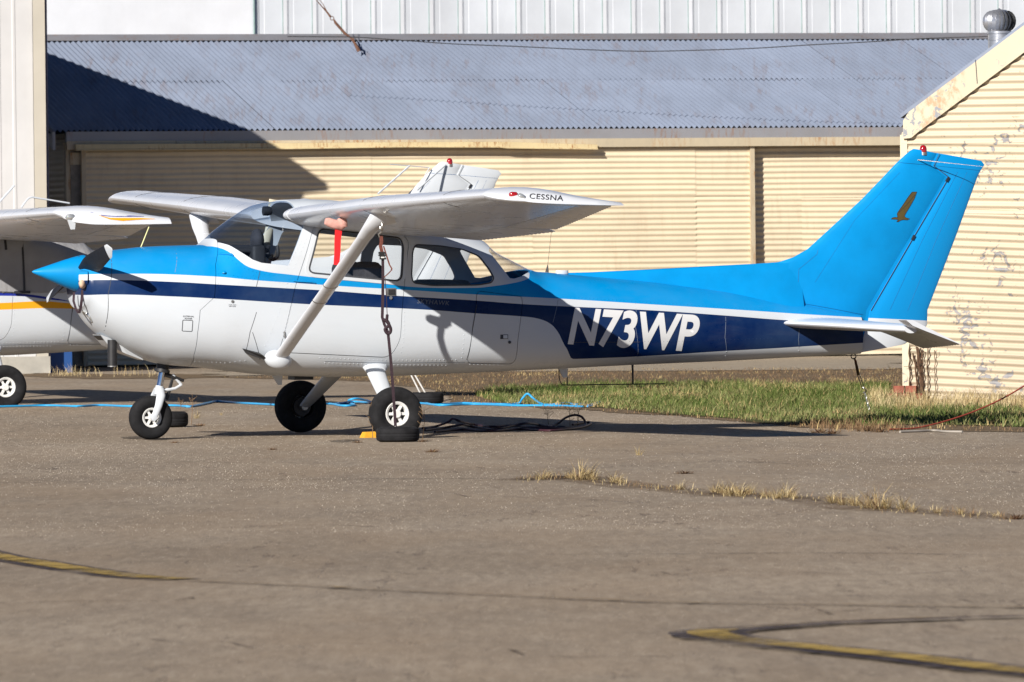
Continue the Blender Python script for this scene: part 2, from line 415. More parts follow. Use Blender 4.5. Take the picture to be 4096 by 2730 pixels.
# cowling seam: vertical above, kinked forward below as on the photo
seam = [SX(858,960), SX(861,1060), SX(857,1190), SX(800,1242), SX(790,1330), SX(775,1420), SX(745,1500)]
cowlpoly = [(X_NOSE-0.5, 2.3), (seam[0][0], 2.3)]+seam+[(seam[-1][0], 0.2), (X_NOSE-0.5, 0.2)]
cowlbox = cut(cowlpoly, -1.5, 1.5)
bodybox = cut([(x+0.005, z) if i not in (0, len(cowlpoly)-1) else (x, z) for i, (x, z) in enumerate(cowlpoly)], -1.6, 1.6)
cowl = boolean(shell, cowlbox, 'INTERSECT')
hull = boolean(shell, bodybox, 'DIFFERENCE')
door = boolean(boolean(hull, cut(DOOR, -1.2, -0.02), 'INTERSECT'), cut(DW, -2, 2), 'DIFFERENCE')
bag = boolean(hull, cut(BAG, -1.2, -0.02), 'INTERSECT')
hull = boolean(hull, cut(offset_poly(DOOR, 0.005), -1.3, -0.01), 'DIFFERENCE')
hull = boolean(hull, cut(offset_poly(BAG, 0.0045), -1.3, -0.01), 'DIFFERENCE')
for poly in (WS, DW, RW, AW): hull = boolean(hull, cut(poly, -2, 2), 'DIFFERENCE')
def addp(me, name, parent, mats=None):
    smooth_only(me, 30); o = put(bpy.data.objects.new(name, me), parent)
    me.materials.clear()
    for q in (mats or [M_FUS, M_BEIGE]): me.materials.append(q)
    return o
cowling = addp(cowl, 'cowling', plane); fuselage = addp(hull, 'fuselage', plane); cabin_door = addp(door, 'cabin_door', plane); baggage_door = addp(bag, 'baggage_door', plane)
windshield = addp(boolean(glassshell, cut(offset_poly(WS, .004), -2, 2), 'INTERSECT'), 'windshield', plane, [M_WSGLASS])
rear_glass = addp(boolean(glassshell, cut(offset_poly(AW, .004), -2, 2), 'INTERSECT'), 'rear_window', plane, [M_GLASS])
for nm, poly, par in (('door_window', DW, cabin_door), ('side_window', RW, plane)):
    addp(boolean(glassshell, cut(offset_poly(poly, .006), -2, -0.01), 'INTERSECT'), nm, par, [M_GLASS])
    addp(boolean(glassshell, cut(offset_poly(poly, .006), 0.01, 2), 'INTERSECT'), 'far_side_window' if nm == 'side_window' else 'far_door_window', plane, [M_GLASS])

def strip_on_side(poly, width, proud=0.002, closed=True, step=0.03):
    """thin raised band following a line on the near fuselage side"""
    pts = [Vector(p) for p in poly]; 
    if closed: pts.append(pts[0])
    dense = []
    for a, b in zip(pts[:-1], pts[1:]):
        n = max(1, int((b-a).length/step)); dense += [a+(b-a)*i/n for i in range(n)]
    if not closed: dense.append(pts[-1])
    V, Fc = [], []; N = len(dense)
    for i, p in enumerate(dense):
        a = dense[(i-1) % N] if closed else dense[max(0, i-1)]; b = dense[(i+1) % N] if closed else dense[min(N-1, i+1)]
        t = (b-a).normalized() if (b-a).length > 1e-6 else Vector((1, 0)); nn = Vector((-t.y, t.x))
        for s_, pr in ((-1, -0.002), (-1, proud), (1, proud), (1, -0.002)):
            q = p+nn*s_*width/2; V.append((q.x, -side(q.x, q.y)-pr, q.y))
    for i in range(N if closed else N-1):
        j = (i+1) % N
        for k in range(3): Fc.append((i*4+k, i*4+k+1, j*4+k+1, j*4+k))
    return V, Fc
mk('window_seal', strip_on_side(offset_poly(DW, 0.006), 0.012, 0.004), M_SEAL, cabin_door, 60)
mk('window_frame', strip_on_side(offset_poly(DW, 0.028), 0.026, 0.005), M_WHITE, cabin_door, 60)
mk('window_seal', strip_on_side(offset_poly(RW, 0.004), 0.010, 0.003), M_SEAL, fuselage, 60)

def text_mesh(s, shear=0.0, weight=0.0, spacing=1.0):
    cu = bpy.data.curves.new('t', 'FONT'); cu.body = s; cu.shear = shear; cu.offset = weight; cu.space_character = spacing; cu.resolution_u = 6
    o = bpy.data.objects.new('t', cu); COL.objects.link(o); dg = bpy.context.evaluated_depsgraph_get(); dg.update()
    me = bpy.data.meshes.new_from_object(o.evaluated_get(dg)); bpy.data.objects.remove(o)
    return me
def decal(name, s, corners, mapper, mat, parent, shear=0, weight=0, spacing=1.0, cell=(0.06, 0.015)):
    """lettering laid on a surface: corners = px of lower-left, lower-right, upper-left; mapper(u, v) -> point"""
    me = text_mesh(s, shear, weight, spacing); bm = bmesh.new(); bm.from_mesh(me)
    xs = [v.co.x for v in bm.verts]; ys = [v.co.y for v in bm.verts]; x0, x1, y0, y1 = min(xs), max(xs), min(ys), max(ys)
    for v in bm.verts: v.co = ((v.co.x-x0)/(x1-x0), (v.co.y-y0)/(y1-y0), 0)
    nx, ny = 24, 14
    for i in range(1, nx): bmesh.ops.bisect_plane(bm, geom=bm.verts[:]+bm.edges[:]+bm.faces[:], plane_co=(i/nx, 0, 0), plane_no=(1, 0, 0))
    for i in range(1, ny): bmesh.ops.bisect_plane(bm, geom=bm.verts[:]+bm.edges[:]+bm.faces[:], plane_co=(0, i/ny, 0), plane_no=(0, 1, 0))
    ll, lr, ul = (np.array(c, float) for c in corners)
    for v in bm.verts:
        p = ll+(lr-ll)*v.co.x+(ul-ll)*v.co.y; v.co = mapper(p[0], p[1])
    bm.to_mesh(me); bm.free(); o = put(bpy.data.objects.new(name, me), parent); me.materials.append(mat); return o
near = lambda off: (lambda u, v: S(u, v, off))
decal('registration_letters', 'N73WP', [(2270,1381),(2781,1412),(2294,1229)], near(0.0022), M_LETTERW, fuselage, shear=0.05, weight=0.028)
decal('model_lettering', 'SKYHAWK', [(1668,1214),(1796,1223),(1670,1196)], near(0.0022), M_LETTERG, fuselage, shear=0.08, weight=0.0, spacing=1.1)
decal('power_lettering', 'EXTERNAL', [(733,1269),(776,1270),(733,1263)], near(0.002), M_LETTERK, cowling)
decal('power_lettering', 'POWER', [(739,1278),(769,1279),(739,1272)], near(0.002), M_LETTERK, cowling)
decal('vent_lettering', 'STATIC VENTS', [(914,1222),(945,1223),(914,1218)], near(0.002), M_LETTERK, fuselage)
decal('vent_lettering', 'KEEP CLEAR', [(916,1228),(943,1229),(916,1224)], near(0.002), M_LETTERK, fuselage)
mk('power_hatch', strip_on_side(round_poly([SX(731,1281), SX(771,1283), SX(768,1327), SX(728,1325)], .008), 0.005, 0.0015, True), M_SEAL, cowling)
mk('static_port', lathe([(0.012, 0), (0.012, 0.006), (0.002, 0.006)], 'Y', 12, tuple(S(930,1207, 0.006))), M_STEEL, fuselage)
# baggage door latch, door handle, hinges, steps
l0 = S(2015, 1348)
mk('latch', join(box(l0.x-.03, l0.x+.035, l0.y-.004, l0.y+.02, l0.z-.018, l0.z+.018)), M_SEAL, baggage_door)
mk('latch_plate', box(l0.x-.005, l0.x+.03, l0.y-.007, l0.y+.02, l0.z-.014, l0.z+.014), M_WHITE, baggage_door)
mk('lock', lathe([(0.012, 0), (0.012, 0.008), (0.002, 0.008)], 'Y', 12, tuple(S(2038,1370, 0.008))), M_SEAL, baggage_door)
l0 = S(1566, 1168)
mk('handle', box(l0.x-.028, l0.x+.028, l0.y-.012, l0.y+.02, l0.z-.026, l0.z+.020), M_DARK, cabin_door)
mk('handle_plate', box(l0.x-.045, l0.x+.035, l0.y-.006, l0.y+.02, l0.z-.034, l0.z+.030), M_STEEL, cabin_door)
mk('key_lock', lathe([(0.014, 0), (0.014, 0.01), (0.002, 0.01)], 'Y', 12, tuple(S(1562,1192, 0.010))), M_CHROME, cabin_door)
mk('hinge', tube([S(1173,1124,.006), S(1190,1126,.012), S(1245,1129,.012), S(1260,1133,.006)], .006, 6), M_BLUEP, cabin_door)
mk('hinge', tube([S(1136,1328,.006), S(1139,1352,.006)], .008, 6), M_STEEL, cabin_door)
mk('cabin_vent', tube([S(872,1016,.004), S(880,1014,.014), S(925,1018,.016), S(932,1024,.004)], .008, 6), M_BLUEP, fuselage)
mk('drain_blister', dome(tuple(S(896,1094)), 0.02, 0.02, 10, 4), M_BLUEP, fuselage)
a, b, c_, d_ = S(968,1394,.004), S(1038,1412,.004), S(1062,1436,.004), S(980,1412,.004)
out_ = Vector((0, -0.10, -0.02))
mk('entry_step', loft([[a, b, c_, d_], [a+out_*.2, b+out_, c_+out_, d_+out_*.4]]), M_DARK, fuselage, 20)
# rivet rows
def rivets(lines, spacing=0.034, r=0.0045):
    V, Fc = [], []
    for ln in lines:
        pts = [Vector(SX(*p)) for p in ln]
        for a, b in zip(pts[:-1], pts[1:]):
            n = max(1, int((b-a).length/spacing))
            for i in range(n):
                q = a+(b-a)*i/n; y = -side(q.x, q.y); k = len(V)
                for j in range(6): V.append((q.x+r*math.cos(j*math.pi/3), y+.0005, q.y+r*math.sin(j*math.pi/3)))
                V.append((q.x, y-.0045, q.y)); Fc += [(k+j, k+(j+1) % 6, k+6) for j in range(6)]
    return V, Fc
o = mk('rivets', rivets([[(870,1060),(872,1170)],[(1012,1084),(1010,1140)],[(1160,1100),(1115,1250),(1050,1400)],[(1186,1150),(1158,1255),(1128,1370)],[(880,1095),(1180,1140)],[(780,1446),(900,1452),(1000,1440)],
  [(1280,1432),(1560,1442),(1840,1440)],[(1617,1250),(1612,1370),(1600,1430)],[(1855,1340),(1842,1450)],[(1230,880+60),(1168,1090)],[(1205,905+60),(1140,1090)],[(2250,1188),(2600,1210),(3000,1236),(3180,1248)],[(2290,1368),(2700,1366),(3100,1354)],
  [(1880,1458),(2040,1462)],[(895,1020),(960,1068),(1040,1096),(1130,1104)],[(2545,1300),(2540,1445)],[(3195,1300),(3190,1420)],[(2235,1200),(2215,1290)],[(2900,1270),(2893,1440)],[(1624,990),(1640,1150)],[(700,1010),(702,1090)],[(2540,1215),(2545,1290)],[(1300,1452),(1560,1460),(1800,1462)]]), M_FUS, fuselage, 0); tag(o, kind='stuff')
# panel seams and lapped skins
M_LAP = plain('lap_shadow', (.20, .24, .30), .7, var=.1)
for ln in ([(2545,1240),(2540,1300),(2538,1455)], [(2903,1268),(2900,1350),(2896,1442)], [(3197,1290),(3194,1360),(3190,1425)], [(2232,1202),(2212,1290)], [(1300,1447),(1560,1453),(1860,1450)], [(702,1000),(700,1090)]):
    mk('skin_lap', strip_on_side([SX(*p) for p in ln], 0.003, 0.0006, False), M_LAP, fuselage, 60)
for ln in ([(1040,1085),(1025,1150)], [(1026,1250),(1000,1330),(985,1400)], [(2253,1300),(2280,1371),(2560,1369)][1:], [(1907,1220),(1890,1320),(1866,1440)], [(427,1010),(432,1180),(425,1290),(396,1340)], [(1010,1330),(1040,1440)]):
    mk('panel_seam', strip_on_side([SX(*p) for p in ln], 0.004, 0.0008, False), M_SEAL, fuselage, 60)

# ------------------------------------------------------------------ wings
def naca(t, th=0.12, m=0.02, p=0.4):
    yt = 5*th*(0.2969*math.sqrt(max(t, 0))-0.126*t-0.3516*t*t+0.2843*t**3-0.1036*t**4)
    yc = m/p**2*(2*p*t-t*t) if t < p else m/(1-p)**2*((1-2*p)+2*p*t-t*t)
    return yc+yt, yc-yt
WST = [(0.50, P(1143,860,-.50), P(1897,957,-.50)), (2.52, P(1449,820,-2.52), P(2216,921,-2.52)), (5.05, P(1930,782,-5.05), P(2448,824,-5.05))]
def wst(L):
    if L <= 2.52: (a, A0, A1), (b, B0, B1) = WST[0], WST[1]
    else: (a, A0, A1), (b, B0, B1) = WST[1], WST[2]
    k = (L-a)/(b-a); return A0.lerp(B0, k), A1.lerp(B1, k)
def wpt(L, t, up, s, extra=0.0):
    le, te = wst(L); ch = te.x-le.x; th = 0.125
    z = naca(t, th)[0 if up else 1]*ch+le.z+(te.z-le.z)*t+extra
    return Vector((le.x+ch*t, s*L, z))
def wing_ring(L, t0, t1, s, n=14):
    ts = [t0+(t1-t0)*(1-math.cos(math.pi/2*i/n)) for i in range(n+1)] if t0 == 0 else [t0+(t1-t0)*i/n for i in range(n+1)]
    up = [wpt(L, t, True, s) for t in reversed(ts)]; lo = [wpt(L, t, False, s) for t in (ts[1:] if t0 == 0 else ts)]
    return up+lo
def surface(L0, L1, t0, s, droop=0.0, step=0.0125, lam=0.1, amp=0.004):
    rings = []; n = int((L1-L0)/step)
    for i in range(n+1):
        L = L0+(L1-L0)*i/n; le, te = wst(L); ch = te.x-le.x; bead = amp*math.sin(2*math.pi*L/lam); ring = []
        ts = [t0, t0+(1-t0)*.35, t0+(1-t0)*.7, 1.0]
        for up, tt in ((True, ts[::-1]), (False, ts)):
            for t in tt:
                p = wpt(L, t, up, s); k = (t-t0)/(1-t0)
                p.z += (-droop*k*ch*(1-t0))+(bead*min(1, k*2.2) if k > 0.05 else 0)
                if t == 1.0: p.z += 0.0025 if up else -0.0025
                ring.append(p)
        rings.append(ring)
    return loft(rings)
TIPL = 5.43
tipA, tipB = P(2099,804,-TIPL), P(2492,823,-5.40)
def tip_loft(s, droop=0.0, more=0.0):
    rings = []; le0, te0 = wst(5.05); N = 10
    for i in range(N+1):
        k = i/N; L = 5.05+(TIPL-5.05)*k; w_ = math.sqrt(max(0.0, 1-k*k)); e = 1-w_
        xl = le0.x+(tipA.x-le0.x)*e*1.0; xt = te0.x+(tipB.x+more-te0.x)*min(1, k*1.35); zl = le0.z+(tipA.z-le0.z)*k+0.0; zt_ = te0.z+(tipB.z-te0.z)*k
        ring_u, ring_l = [], []
        for j in range(17):
            t = 0.5*(1-math.cos(math.pi*j/16)); up, lo = naca(t, .125); ch = te0.x-le0.x
            base = zl+(zt_-zl)*t; zlo = base+lo*ch*(1-0.75*k)-droop*k**2*(1-.3*t); zup = base+up*ch
            zz = zlo+(zup-zlo)*(w_**0.8)+(0.02*w_*k*2*math.sin(math.pi*min(1, t*1.6)) if t < 0.62 else 0)
            ring_u.append(Vector((xl+(xt-xl)*t, s*L, zz+0.0008+.034*k*min(1, 4*(1-k))*t**3))); ring_l.append(Vector((xl+(xt-xl)*t, s*L, zlo)))
        rings.append(ring_u[::-1]+ring_l[1:-1])
    return loft(rings)
WINGS = {}
for s, nm in ((-1, 'wing'), (1, 'wing')):
    Ls = [0.50, 0.9, 1.4, 2.0, 2.52, 3.1, 3.7, 4.3, 4.7, 5.05]
    wg = mk(nm, loft([wing_ring(L, 0.0, 0.735, s) for L in Ls]), M_WING, plane, 40); WINGS[s] = wg
    mk('flap', surface(0.60, 2.575, 0.745, s, 0.03), M_WING, wg, 40)
    mk('aileron', surface(2.60, 5.03, 0.745, s), M_WING, wg, 40)
    mk('wing_tip', tip_loft(s), M_WING, wg, 50)
    # root leading edge cuff
    mk('root_cuff', loft([[p+Vector((-.004 if i < 24 else 0, 0, 0)) for i, p in enumerate(wing_ring(L, 0.0, 0.30, s))] for L in (0.44, 0.53)]), M_WING, wg, 40)
    for L in (2.46, 4.2):
        ring = [wpt(L, t, True, s, .0012) for t in (0.5, .35, .22, .12, .06, .02, 0.0)]+[wpt(L, t, False, s, -.0012) for t in (.02, .06, .12)]
        mk('skin_seam', tube(ring, .002, 5), M_SEAL, wg)
nw = WINGS[-1]
# tip lights and lettering on the near wing tip
near_tip = [o for o in nw.children if o.name.startswith('wing_tip')][0]
tipmap = on_mesh(near_tip, .0025)
decal('wing_lettering', 'CESSNA', [(2117,796),(2252,805),(2119,775)], tipmap, M_LETTERK, nw, weight=0.012, spacing=1.08)
nl = tipmap(2051, 781)
mk('navigation_light', transform(lathe([(0.001, -.03), (0.014, -.026), (0.021, -.012), (0.022, .004), (.02, .03)], 'X', 12), Matrix.Translation(nl)), M_REDG, nw, 60)
sl = tipmap(2085, 787)
mk('strobe_light', transform(lathe([(0.001, -.03), (0.018, -.02), (0.02, .0), (0.016, .03), (.002, .05)], 'X', 12), Matrix.Translation(sl) @ Matrix.Rotation(R(25), 4, 'Y')), M_CLEAR, nw, 60)
# landing light hole in the far leading edge, tie-down ring under the near wing
ringp = P(1524, 905, -2.46)
mk('tie_down_ring', join(tube([ringp+Vector((0, 0.026*math.cos(a), -.0+0.034*math.sin(a))) for a in [2*math.pi*i/16 for i in range(17)]], .006, 6), tube([ringp+Vector((0,0,.034)), ringp+Vector((0,0,.09))], .009, 6)), M_STEEL, nw)
# struts
def strut(s):
    lo = P(1120,1432,-.57); hi = P(1507,880,-2.44); lo.y *= -s; hi.y *= -s
    if s > 0: lo.y = abs(lo.y); hi.y = abs(hi.y)
    else: lo.y = -abs(lo.y); hi.y = -abs(hi.y)
    o = mk('wing_strut', tube([lo+(hi-lo)*k for k in (0, .25, .5, .75, .96)], .062, 16, 0.40, (1, 0, 0)), M_WING, plane, 60)
    b0 = lo+(hi-lo)*.955; top = hi+Vector((0.05, 0, .045))
    mk('strut_cuff', tube([lo+(hi-lo)*.88, lo+(hi-lo)*.94, hi+Vector((.01, 0, .0)), top+Vector((.03, 0, .02))], [.064, .072, .09, .15], 16, 0.5, (1, 0, 0)), M_WING, o, 60)
    c = lo+Vector((-.012, -.02*s*-1 if s > 0 else .02, -.015)); V = []
    sph = transform(lathe([(math.sin(a), -math.cos(a)) for a in [math.pi*(i+.15)/10.3 for i in range(11)]], 'Z', 20), Matrix.Translation(c) @ Matrix.Rotation(R(12), 4, 'Y') @ Matrix.Diagonal((.115, .075, .078, 1)))
    mk('strut_fairing', sph, M_WHITE, o, 60)
    for k in (.42, .53):
        p = lo+(hi-lo)*k; mk('strut_clamp', tube([p-(hi-lo).normalized()*.004, p+(hi-lo).normalized()*.004], .0655, 16, 0.43, (1, 0, 0)), M_STEEL, o)
    return o
strut(-1); strut(1)

# ------------------------------------------------------------------ tail
def blade(rows, thick, n=14, te=0.0, le_=0.0):
    """rows of (LE, TE, thickness) in the y=0 plane -> symmetric surface"""
    rings = []
    for le, te, th in rows:
        ring = []; ts = [0.5*(1-math.cos(math.pi*i/n)) for i in range(n+1)]
        prof = lambda t: th*max(2.6*math.sqrt(t)*(1-t)**.75*0.72+0.02, te*t**.3 if te else 0, le_*(1-t)+.02 if le_ else 0)
        for t in ts[::-1]: ring.append(le.lerp(te, t)+Vector((0, prof(t)/2, 0)))
        for t in ts[1:-1] if False else ts[1:]: ring.append(le.lerp(te, t)+Vector((0, -prof(t)/2, 0)))
        rings.append(ring)
    return loft(rings)
def rows(lst): return [(P(*a), P(*b), t) for a, b, t in lst]
FIN = rows([((3040,1200),(3470,1300),.13),((3107,1052),(3478,1243),.12),((3173,1030),(3500,1205),.115),((3231,997),(3520,1171),.11),((3340,897),(3580,1068),.105),((3447,798),(3650,950),.095),((3530,712),(3745,790),.085),((3577,662),(3788,710),.08),((3589,650),(3727,661),.075),((3620,621),(3741,634),.07),((3640,604),(3748,619),.06),((3655,596),(3750,614),.04)])
fin = mk('tail_fin', blade(FIN, .1, te=.42), M_BLUEP, plane, 50)
# dorsal fin: a low rounded ridge growing into the fin
DOR = [(2222,1094,.004),(2274,1091,.02),(2358,1089,.03),(2600,1077,.04),(2800,1066,.05),(3020,1055,.06),(3107,1049,.062),(3150,1041,.058),(3200,1035,.045)]
rings = []
for u, v, hw in DOR:
    tp = P(u, v+1); b = fus(tp.x)[0]-0.05; h = tp.z-b; x = tp.x
    rings.append([(x, -hw*1.7-.02, b), (x, -hw*1.15, b+h*.35), (x, -hw*.8, b+h*.7), (x, -hw*.45, b+h*.94), (x, 0, b+h), (x, hw*.45, b+h*.94), (x, hw*.8, b+h*.7), (x, hw*1.15, b+h*.35), (x, hw*1.7+.02, b)])
mk('dorsal_fin', loft(rings), M_BLUEP, fin, 60)
m = NT('rudder_paint'); sep = m.n('ShaderNodeSeparateXYZ'); m.l(m.coord(), sep.inputs[0])
zb_ = P(3590, 1278).z; zs = (P(3708,1283).z-P(3470,1272).z)/(P(3708,1283).x-P(3470,1272).x); xb_ = P(3590,1278).x
ln = m.math('ADD', m.math('MULTIPLY', m.math('SUBTRACT', sep.outputs[0], xb_), zs), zb_)
m.set(m.mix(m.math('GREATER_THAN', sep.outputs[2], ln), WHITE_C, BLUE), 0.32); M_RUD = m.m
RUD = rows([((3746,613),(3925,644),.035),((3741,630),(3938,660),.05),((3724,663),(3922,684),.06),((3749,683),(3917,694),.062),((3786,707),(3912,703),.062),((3778,727),(3905,722),.065),((3650,944),(3825,942),.075),((3475,1246),(3710,1240),.085),((3465,1300),(3708,1302),.085),((3451,1340),(3690,1325),.085),((3435,1412),(3618,1378),.06)])
rud = mk('rudder', blade(RUD, .1, le_=.34), M_RUD, plane, 50)
gapv = []
for (le, te, th) in RUD: gapv.append([le+Vector((-.03, -th*.12, 0)), le+Vector((.01, -th*.12, 0)), le+Vector((.01, th*.12, 0)), le+Vector((-.03, th*.12, 0))])
mk('hinge_web', loft(gapv), M_BLUEP, rud, 20)
surf_line('panel_seam', fin, [(3593,651),(3724,662)], .0018, M_BLINE, fin)
surf_line('panel_seam', fin, [(3272,1000),(3268,1018),(3195,1078),(3190,1205)], .0016, M_BLINE, fin)
surf_line('panel_seam', fin, [(3190,1211),(3330,1236),(3452,1260)], .002, M_BLINE, fin)
surf_line('panel_seam', fin, [(3600,690),(3420,880),(3260,1130)], .001, M_BLINE, fin)
surf_line('panel_seam', rud, [(3830,690),(3690,960),(3560,1240)], .0012, M_BLINE, rud)
surf_line('panel_seam', rud, [(3868,690),(3745,960),(3630,1245)], .0010, M_BLINE, rud)
surf_line('panel_seam', rud, [(3740,664),(3920,683)], .0014, M_BLINE, rud)
for hl in ([(3480,1243),(3648,954),(3786,720)], [(3789,707),(3731,664),(3754,616)]):
    mk('hinge_line', tube([P(u, v)+Vector((0, -.0215, 0)) for u, v in hl], .0026, 5), M_SEAL, rud)
for q in ((3649,951),(3786,718)):
    h = P(*q); mk('hinge_gap', transform(box(-.007, .007, -.034, .034, -.022, .022), Matrix.Translation((h.x, 0, h.z)) @ Matrix.Rotation(R(30), 4, 'Y')), M_DARK, rud)
bc = P(3693, 612)
be = mk('beacon', lathe([(.028, -.01), (.03, .0), (.03, .03), (.026, .05), (.015, .062), (.002, .066)], 'Z', 16, tuple(bc)), M_REDG, fin, 60)
mk('beacon_base', lathe([(.034, -.02), (.034, .004), (.028, .006)], 'Z', 16, tuple(bc)), M_STEEL, be)
for ang, end in ((1, (3938,668)), (2, (3895,747))):
    a = P(3665,640)+Vector((0,-.035,0)); e = P(*end)+Vector((0,-.03-.30*(ang == 1), 0))
    if ang == 1: e = P(end[0], end[1], -.40); mk('whip_antenna', tube([a, e], [.0045, .0014], 6), M_STEEL, fin)
# bird emblem on the fin
_fm0, _fm1 = on_mesh(fin, .0012), on_mesh(fin, .0)
def finmap(u, v, off=0.0012): return _fm0(u, v) if off else _fm1(u, v)
bird = [(3648,769),(3667,768),(3657,795),(3640,825),(3620,858),(3617,866),(3624,872),(3638,876),(3629,881),(3613,880),(3602,882),(3593,888),(3586,888),(3592,881),(3591,879),(3564,877),(3570,872),(3580,870),(3589,871),(3590,865),(3588,857),(3591,850),(3612,820),(3632,790)]
mk('bird_emblem', ([tuple(finmap(*p)) for p in bird]+[tuple(finmap(*p, .0)) for p in bird], [tuple(range(len(bird)))]+[(i, (i+1) % len(bird), len(bird)+(i+1) % len(bird), len(bird)+i) for i in range(len(bird))]), M_GOLD, fin, 0)
mk('bird_outline', tube([finmap(*p) for p in bird+bird[:1]], .0022, 5), M_LETTERK, fin)
mk('bird_outline', tube([finmap(*p) for p in [(3660,779),(3630,815),(3596,850)]], .0018, 5), M_LETTERK, fin)
# stabilizers and drooped elevators
HLE, HTE = P(3616,1279,-1.70), P(3845,1378,-1.70); TEI = P(3694,1396,-0.42)
for s in (-1, 1):
    le0, le1 = P(3098,1292,-.10), P(3618,1318,-1.53)
    xh = HLE.x+(HTE.x-HLE.x)*0.40; zh = le1.z+0.004
    st = []
    for k in [i/6 for i in range(7)]:
        y = .06+(1.53-.06)*k; le = le0.lerp(le1, (y-.10)/1.43); te = Vector((xh-.012, 0, zh+(le0.z-le1.z)*(1-k)*0.6)); th = .105*(1-k)+.075*k
        ring = []; n = 12; ts = [0.5*(1-math.cos(math.pi*i/n)) for i in range(n+1)]
        prof = lambda t: th*(1.75*math.sqrt(t)*(1-t)**.55+0.18*t)/1.0
        for t in ts[::-1]: p = le.lerp(te, t); ring.append((p.x, s*y, p.z+prof(t)/2))
        for t in ts[1:]: p = le.lerp(te, t); ring.append((p.x, s*y, p.z-prof(t)/2))
        st.append(ring)
    sb = mk('stabilizer', loft(st), M_WING, plane, 50)
    ev = []; N = 60; dr = (HTE.z-zh)/(HTE.x-xh)
    for i in range(N+1):
        k = i/N; y = .34+(1.70-.34)*k; zz = zh+(le0.z-le1.z)*(1-k)*0.6
        xt = TEI.x+(HTE.x-TEI.x)*max(0, (y-.42)/(1.28)) if y >= .42 else xh+(TEI.x-xh)*(0.45+.55*(y-.34)/.08)
        zt_ = zz+dr*(xt-xh); bead = .0035*math.sin(2*math.pi*y/.09)
        xl = xh+0.004; zl = zz; th = .045
        if y > 1.545: xl = HLE.x+0.02*(y-1.545)/.16; zl = HLE.z-.004; th = .05
        ring = []
        for t in (1, .7, .35, .12, 0.0): ring.append((xl+(xt-xl)*t, s*y, zl+(zt_-zl)*t+th/2*(1-t)*(math.sqrt(t*8) if t < .12 else 1)+(bead if t > .3 else 0)+.0015))
        for t in (0.0, .12, .35, .7, 1): ring.append((xl+(xt-xl)*t, s*y, zl+(zt_-zl)*t-th/2*(1-t)*(math.sqrt(t*8) if t < .12 else 1)+(bead if t > .3 else 0)-.0015))
        ev.append(ring)
    mk('elevator', loft(ev), M_WING, sb, 40)
tr = P(3414, 1421)
mk('tail_ring', tube([tr+Vector((.022*math.cos(a), 0, .022*math.sin(a)-.01)) for a in [2*math.pi*i/14 for i in range(15)]], .005, 6), M_DARK, plane)

# ------------------------------------------------------------------ nose: spinner, propeller, intakes, exhaust
hub = P(330, 1097); tipn = P(128, 1088)
ax = (tipn-hub).normalized(); q = Vector((-1, 0, 0)).rotation_difference(ax).to_matrix().to_4x4(); HM = Matrix.Translation(hub) @ q
L_ = (tipn-hub).length
prof = [(0.002, -L_), (.012, -L_+.012), (.040, -L_*.80), (.072, -L_*.60), (.104, -L_*.40), (.133, -L_*.20), (.150, -L_*.06), (.155, 0.0), (.150, .012), (.03, .014)]
spinner = mk('spinner', transform(lathe(prof, 'X', 40), HM), M_BLUEP, plane, 40)
for k in range(10):
    a = 2*math.pi*k/10; mk('screw', transform(dome((-.05, .147*math.cos(a), .147*math.sin(a)), .006, .004, 6, 2), HM), M_STEEL, spinner)
mk('hub_bulkhead', transform(lathe([(.14, .012), (.14, .05), (.09, .06), (.09, .10)], 'X', 28), HM), M_DARK, plane)
def prop_blade(sgn):
    el = R(12.5); rings = []; rtip = []
    rad = Vector((0, -math.cos(el), math.sin(el)))*sgn; tang = Vector((0, math.sin(el), math.cos(el)))*sgn
    for i in range(15):
        k = i/14; r = .07+(.945-.07)*k; ch = (.085+.075*min(1, k*3.2))*(1-.35*max(0, k-.45)/.55)
        if k > .93: ch *= math.sqrt(max(.02, 1-((k-.93)/.072)**2))
        tw = R(62-44*k); th = .028*(1-k)+.009
        cdir = Vector((-math.sin(tw), 0, 0))+tang*math.cos(tw); ndir = Vector((math.cos(tw), 0, 0))+tang*math.sin(tw)
        ring = []
        for j in range(14):
            a = 2*math.pi*j/14; ring.append(HM @ (rad*r+Vector((-.03, 0, 0))+cdir*(ch/2*math.cos(a))+ndir*(th/2*math.sin(a))))
        rings.append(ring)
    return rings
for sgn in (1, -1):
    rg = prop_blade(sgn); b_ = mk('propeller_blade', loft(rg[:13]), M_BLACKPROP, plane, 60)
    tipr = [[p+(p-sum((Vector(q_) for q_ in r_), Vector())/14)*.01 for p in r_] for r_ in rg[12:]]
    mk('blade_tip', loft(tipr), M_WHITE, b_, 60)
# front air intakes, one with a canvas plug and its dark strap, lamps in the chin, carburettor scoop
for s in (-1, 1):
    c = P(338, 1118, -.21); c.y = s*.21
    IM = Matrix.Translation(c+Vector((-.018, 0, 0))) @ Matrix.Rotation(R(20*s), 4, 'Z') @ Matrix.Diagonal((1, .105, .07, 1))
    mk('air_intake', transform(lathe([(1.06, .05), (1.05, -.012), (.95, -.022), (.86, -.012), (.84, .03), (.02, .032)], 'X', 24), IM), M_FUS, cowling, 60)
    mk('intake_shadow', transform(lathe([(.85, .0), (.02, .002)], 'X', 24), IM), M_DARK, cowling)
pl = P(352, 1122, -.26)
mk('intake_plug', transform(lathe([(math.sin(a_), -math.cos(a_)) for a_ in [math.pi*(i+.15)/8.3 for i in range(9)]], 'Z', 14), Matrix.Translation(pl+Vector((-.038, .010, -.012))) @ Matrix.Rotation(R(-25), 4, 'Z') @ Matrix.Rotation(R(15), 4, 'X') @ Matrix.Diagonal((.034, .095, .052, 1))), plain('tan_canvas', (.62, .44, .31), .9, var=.2, vscale=40), cowling, 60)
